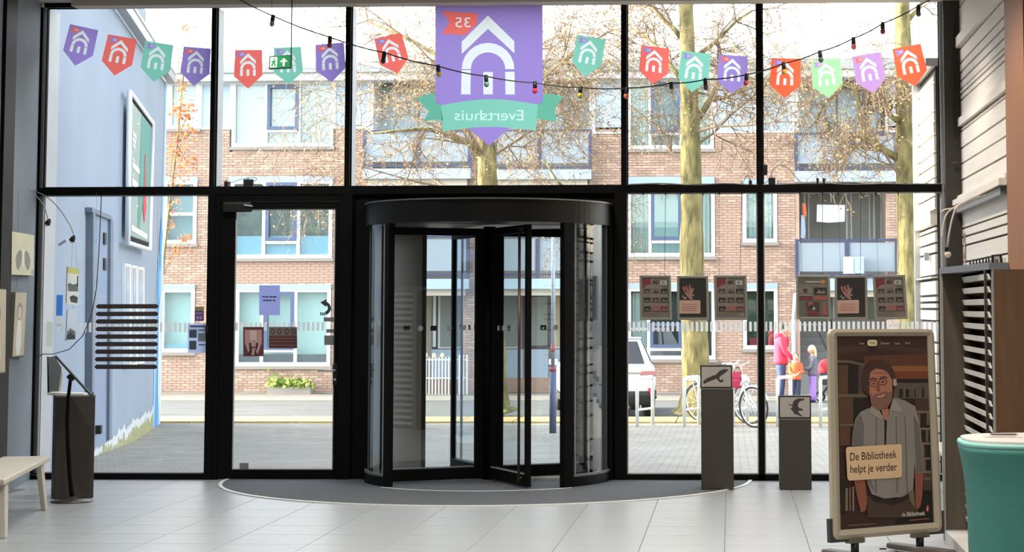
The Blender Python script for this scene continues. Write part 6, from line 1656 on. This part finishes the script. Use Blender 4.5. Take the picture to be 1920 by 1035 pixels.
oo = rr4(0, 0, 1, 1, .05, .034); ii = rr4(fw_, fh_, 1-fw_, 1-fb_, .004, .003)
fm = MB(); nn_ = len(oo)
vs = [e4(*p) for p in oo]+[e4(*p) for p in ii]+[e4(*p)-nP*.03 for p in oo]+[e4(*p)-nP*.03 for p in ii]
mid = [e4(p[0]*.55+q_[0]*.45, p[1]*.55+q_[1]*.45)+nP*.012 for p, q_ in zip(oo, ii)]
vs += mid; N_ = nn_
fsx = []
for i in range(N_):
    j = (i+1) % N_
    fsx += [(i, j, 4*N_+j, 4*N_+i), (4*N_+i, 4*N_+j, N_+j, N_+i), (i, 2*N_+i, 2*N_+j, j), (N_+i, N_+j, 3*N_+j, 3*N_+i), (2*N_+i, 3*N_+i, 3*N_+j, 2*N_+j)]
fm.add(vs, fsx); fm.build('frame', PFR, ps)
MB().slab([e4(*p)-nP*.012 for p in rr4(.03,.02,.97,.98,.03,.02)], -nP*.02).build('back_board', PLASTIC, ps)
cnr = MB()
for (x, y) in ((0,1),(1,1)):
    sx = 1 if x == 0 else -1
    cnr.slab([e4(x-.025*sx, .90), e4(x+.0*sx, .90), e4(x+.0*sx, .985), e4(x+.04*sx, 1.0), e4(x+.14*sx, 1.0), e4(x+.14*sx, 1.012), e4(x-.02*sx, 1.012)], -nP*.035)
cnr.build('corner_guard', M('guard_dark', (52, 54, 54), .5), ps)
for (fx_, fy_) in ((.205, 1), (.80, 1)):
    tp = e4(fx_, 1.0)-nP*.015; gd = Vector((tp.x, tp.y, 0))
    MB().obox(tp+Vector((0,0,-.015)), ux.normalized()*.07, nP*.03, (0,0,.018)).build('clamp', M('clamp_steel', (120, 112, 104), .35, .6), ps, bevel=.006)
    MB().tube([tp+Vector((0,0,-.03)), gd+Vector((0,0,.05))], .028, 12).build('leg', PLASTIC, ps, smooth=True)
    MB().slab([gd+ux.normalized()*.06+nP*.30+Vector((0,0,.015)), gd-ux.normalized()*.06+nP*.30+Vector((0,0,.015)), gd-ux.normalized()*.045-nP*.30+Vector((0,0,.015)), gd+ux.normalized()*.045-nP*.30+Vector((0,0,.015))], (0,0,.04)).build('foot', M('foot_grey', (96, 90, 84), .5), ps, bevel=.012)
# flat print
TI, UI, VI = e4(fw_, fh_), e4(1-fw_, fh_)-e4(fw_, fh_), e4(fw_, 1-fb_)-e4(fw_, fh_)
pr = Print(TI-nP*.004, UI, VI, nP); pr.step = .00015
uu, vv, uv_ = UI.dot(UI), VI.dot(VI), UI.dot(VI); det = uu*vv-uv_*uv_
def W(x, y):
    d = PL(1530+x/2.379, 600+y/2.379, pr.o, nP)-pr.o; a, b_ = d.dot(UI), d.dot(VI)
    return (min(max((a*vv-b_*uv_)/det, 0), 1), min(max((b_*uu-a*uv_)/det, 0), 1))
def wp(pts, m): pr.poly([W(*p) for p in pts], m)
def wr_(x0, y0, x1, y1, m): wp([(x0,y0),(x1,y0),(x1,y1),(x0,y1)], m)
C = lambda n, *rgb: M('poster_'+n, rgb, .35)
K1, K2, K3, K4, K5, K6 = C('umber',56,36,32), C('dark',38,30,30), C('brown',92,64,48), C('tan',112,84,64), C('rust',120,66,40), C('amber',146,92,56)
K7, K8, K9, K10, K11 = C('stone',104,90,76), C('beige',130,110,90), C('dusk',72,54,48), C('shirt',138,131,127), C('shirt_shade',108,102,100)
K12, K13, K14, K15, K16 = C('skin',176,116,94), C('skin_dark',140,82,66), C('hair',70,48,40), C('beard',128,94,82), C('cream',222,188,150)
pr.rect(0,0,1,1,K1)
wp([(90,70),(510,68),(510,160),(420,150),(250,168),(95,182)], C('ceiling',66,40,36)); wp([(95,120),(300,110),(510,130),(510,150),(300,130),(95,150)], K9)
wp([(215,160),(510,150),(510,215),(215,215)], C('panel_red',96,58,42)); wr_(330,205,512,232,K6); wr_(330,228,512,265,K5); wr_(330,262,512,280,K2)
wr_(95,182,215,330,K2); wr_(100,200,142,330,K3); wr_(188,205,215,330,C('spine',84,66,58)); wp([(95,178),(150,180),(215,195),(215,206),(150,192),(95,190)], K7)
wr_(98,330,230,345,K7); wr_(100,347,165,460,K3); wr_(165,347,230,460,K2); wr_(103,462,170,474,K7); wr_(104,476,150,560,K3)
wr_(345,280,516,350,C('wall_grey',92,84,76))
for x in (370,398,426): wr_(x,308,x+16,345,K2); wr_(350+(x-370)*1.4,290,358+(x-370)*1.4,350,K7)
wr_(470,305,480,345,K2); wr_(440,350,518,405,K9)
for y in (405,480,545,612): wr_(440,y,520,y+10,K8)
for (x, y) in ((452,418),(490,416),(455,492),(486,490),(510,492),(470,558),(505,560),(476,624),(508,626)): wr_(x,y,x+12,y+52,K7); wr_(x+14,y+8,x+24,y+52,K2)
wr_(470,672,526,682,K8); wr_(476,684,526,760,K9); wr_(476,700,524,712,K7)
wr_(105,715,130,860,K2); wr_(128,750,138,850,K8); wr_(144,745,152,850,K7); wr_(158,742,166,852,K8)
# arms, trousers, shirt
wp([(165,715),(214,712),(224,800),(218,850),(196,858),(182,800)], K13); wp([(437,676),(476,676),(470,780),(462,830),(442,850),(438,760)], K13)
wp([(222,780),(250,796),(330,812),(430,752),(445,850),(440,880),(225,880)], K9); wp([(245,790),(340,806),(415,775),(412,796),(340,828),(248,808)], K2); wp([(410,770),(432,756),(438,840),(412,800)], C('pocket',112,98,76))
wp([(232,392),(196,408),(172,440),(160,500),(154,562),(212,562),(222,720),(244,776),(300,796),(380,788),(428,756),(436,640),(440,682),(478,680),(470,560),(456,450),(438,385),(390,358),(350,346),(318,430),(270,420)], K10)
wp([(196,420),(210,470),(208,562),(154,562),(162,498),(176,440)], K11); wp([(430,420),(456,470),(476,676),(444,680),(436,560)], K11); wp([(232,560),(236,700),(260,770),(222,720),(214,562)], K11)
for (x0, x1) in ((262,258),(390,398),(350,354)): wp([(x0,430),(x0+5,430),(x1+8,770),(x1,770)], K11)
wp([(286,402),(320,394),(318,430),(306,470),(298,440)], K12); wp([(300,440),(312,450),(308,556),(300,556)], K2)
wp([(240,385),(262,372),(292,430),(284,446),(232,412)], C('collar',156,148,142)); wp([(340,345),(378,400),(372,414),(332,402),(318,420)], C('collar',0,0,0))
# head
wp([(212,322),(203,296),(205,262),(208,232),(222,206),(236,190),(258,182),(285,178),(308,186),(328,202),(342,226),(347,256),(344,284),(336,300),(326,300),(330,270),(318,240),(240,240),(238,300),(240,332),(226,334)], K14)
wp([(232,262),(238,232),(262,216),(296,222),(318,238),(334,268),(336,330),(326,372),(300,398),(268,400),(242,378),(234,330)], K12)
wp([(236,322),(250,340),(262,328),(300,318),(322,322),(336,318),(332,362),(310,396),(272,404),(244,384)], K15)
wp([(262,338),(286,336),(306,322),(304,338),(286,350),(268,350)], C('lip',142,74,66)); wp([(268,339),(286,338),(302,328),(300,336),(286,344),(270,345)], C('teeth',200,176,158))
for (cx, cy) in ((252,284),(292,276)):
    o = [W(cx+20*math.cos(math.radians(a)), cy+15*math.sin(math.radians(a))) for a in range(0, 361, 20)]; i_ = [W(cx+17*math.cos(math.radians(a)), cy+12.5*math.sin(math.radians(a))) for a in range(360, -1, -20)]
    pr.poly(o+i_, K2); wp([(cx-9,cy),(cx,cy-5),(cx+9,cy-1),(cx,cy+4)], K13); pr.poly([W(cx+3.5*math.cos(math.radians(a)), cy+3.5*math.sin(math.radians(a))) for a in range(0,360,45)], K2)
wp([(232,262),(250,256),(268,262),(268,266),(250,262),(234,268)], K14); wp([(278,256),(296,250),(314,256),(314,260),(296,256),(280,262)], K14)
wp([(270,282),(276,282),(282,312),(274,318),(260,314)], K13); wp([(240,236),(262,226),(296,228),(314,240),(296,234),(262,234)], C('brow_light',172,116,94))
wp([(338,262),(352,262),(356,290),(346,296),(338,290)], C('highlight',176,156,136))
# caption
pr.poly([W(x, y) for (x, y) in ((134,566),(372,553),(376,562),(377,692),(370,702),(142,716),(134,706),(127,576))], K16)
INKB = C('ink',52,34,30)
def wtext(body, x0, y0, x1, y1, h, m, bold=0.0):
    vs, fs = text_polys(body, bold); xs = [p[0] for p in vs]; mn, mx = min(xs), max(xs); pr.use(m)
    out = []
    for p in vs:
        f = (p[0]-mn)/(mx-mn); X = x0+(x1-x0)*f; Y = y0+(y1-y0)*f-p[1]*h; out.append(pr.at(*W(X, Y), pr.k))
    pr.b.add(out, fs)
wtext('De Bibliotheek', 146, 612, 354, 599, 50, INKB, .008); wtext('helpt je verder', 147, 667, 355, 655, 50, INKB, .008)
CW = C('print_white',190,182,172)
wtext('Leen', 188, 104, 209, 104, 15, CW); pr.poly([W(245+22*math.copysign(abs(math.cos(a))**.5, math.cos(a)), 102+14*math.copysign(abs(math.sin(a))**.6, math.sin(a))) for a in [2*math.pi*i/24 for i in range(24)]], C('pill',216,206,166))
wtext('Vraag', 232, 102, 259, 102, 15, C('olive',120,104,30), .02); wtext('Ontmoet', 282, 104, 321, 104, 15, CW); wtext('Lees', 345, 104, 368, 104, 15, CW); wtext('Doe', 392, 103, 412, 103, 15, CW)
wtext('de', 376, 868, 392, 867, 26, CW, .02); wtext('Bibliotheek', 398, 866, 480, 861, 26, CW, .03)
wp([(490,822),(497,838),(494,852),(488,856),(482,842)], C('flame',190,84,76)); wp([(490,834),(493,843),(490,850),(487,843)], CW)
wp([(408,890),(498,882),(498,887),(408,895)], K13); wp([(135,914),(262,905),(262,909),(135,919)], K7)
pr.build('poster_print', ps)
tag(MB().box(PG(1662,1030).x-.05, PG(1662,1030).y-.008, .001, PG(1662,1030).x, PG(1662,1030).y+.008, .008).build('floor_clip', PLASTIC), 'small black piece lying on the floor under the poster stand', 'debris')
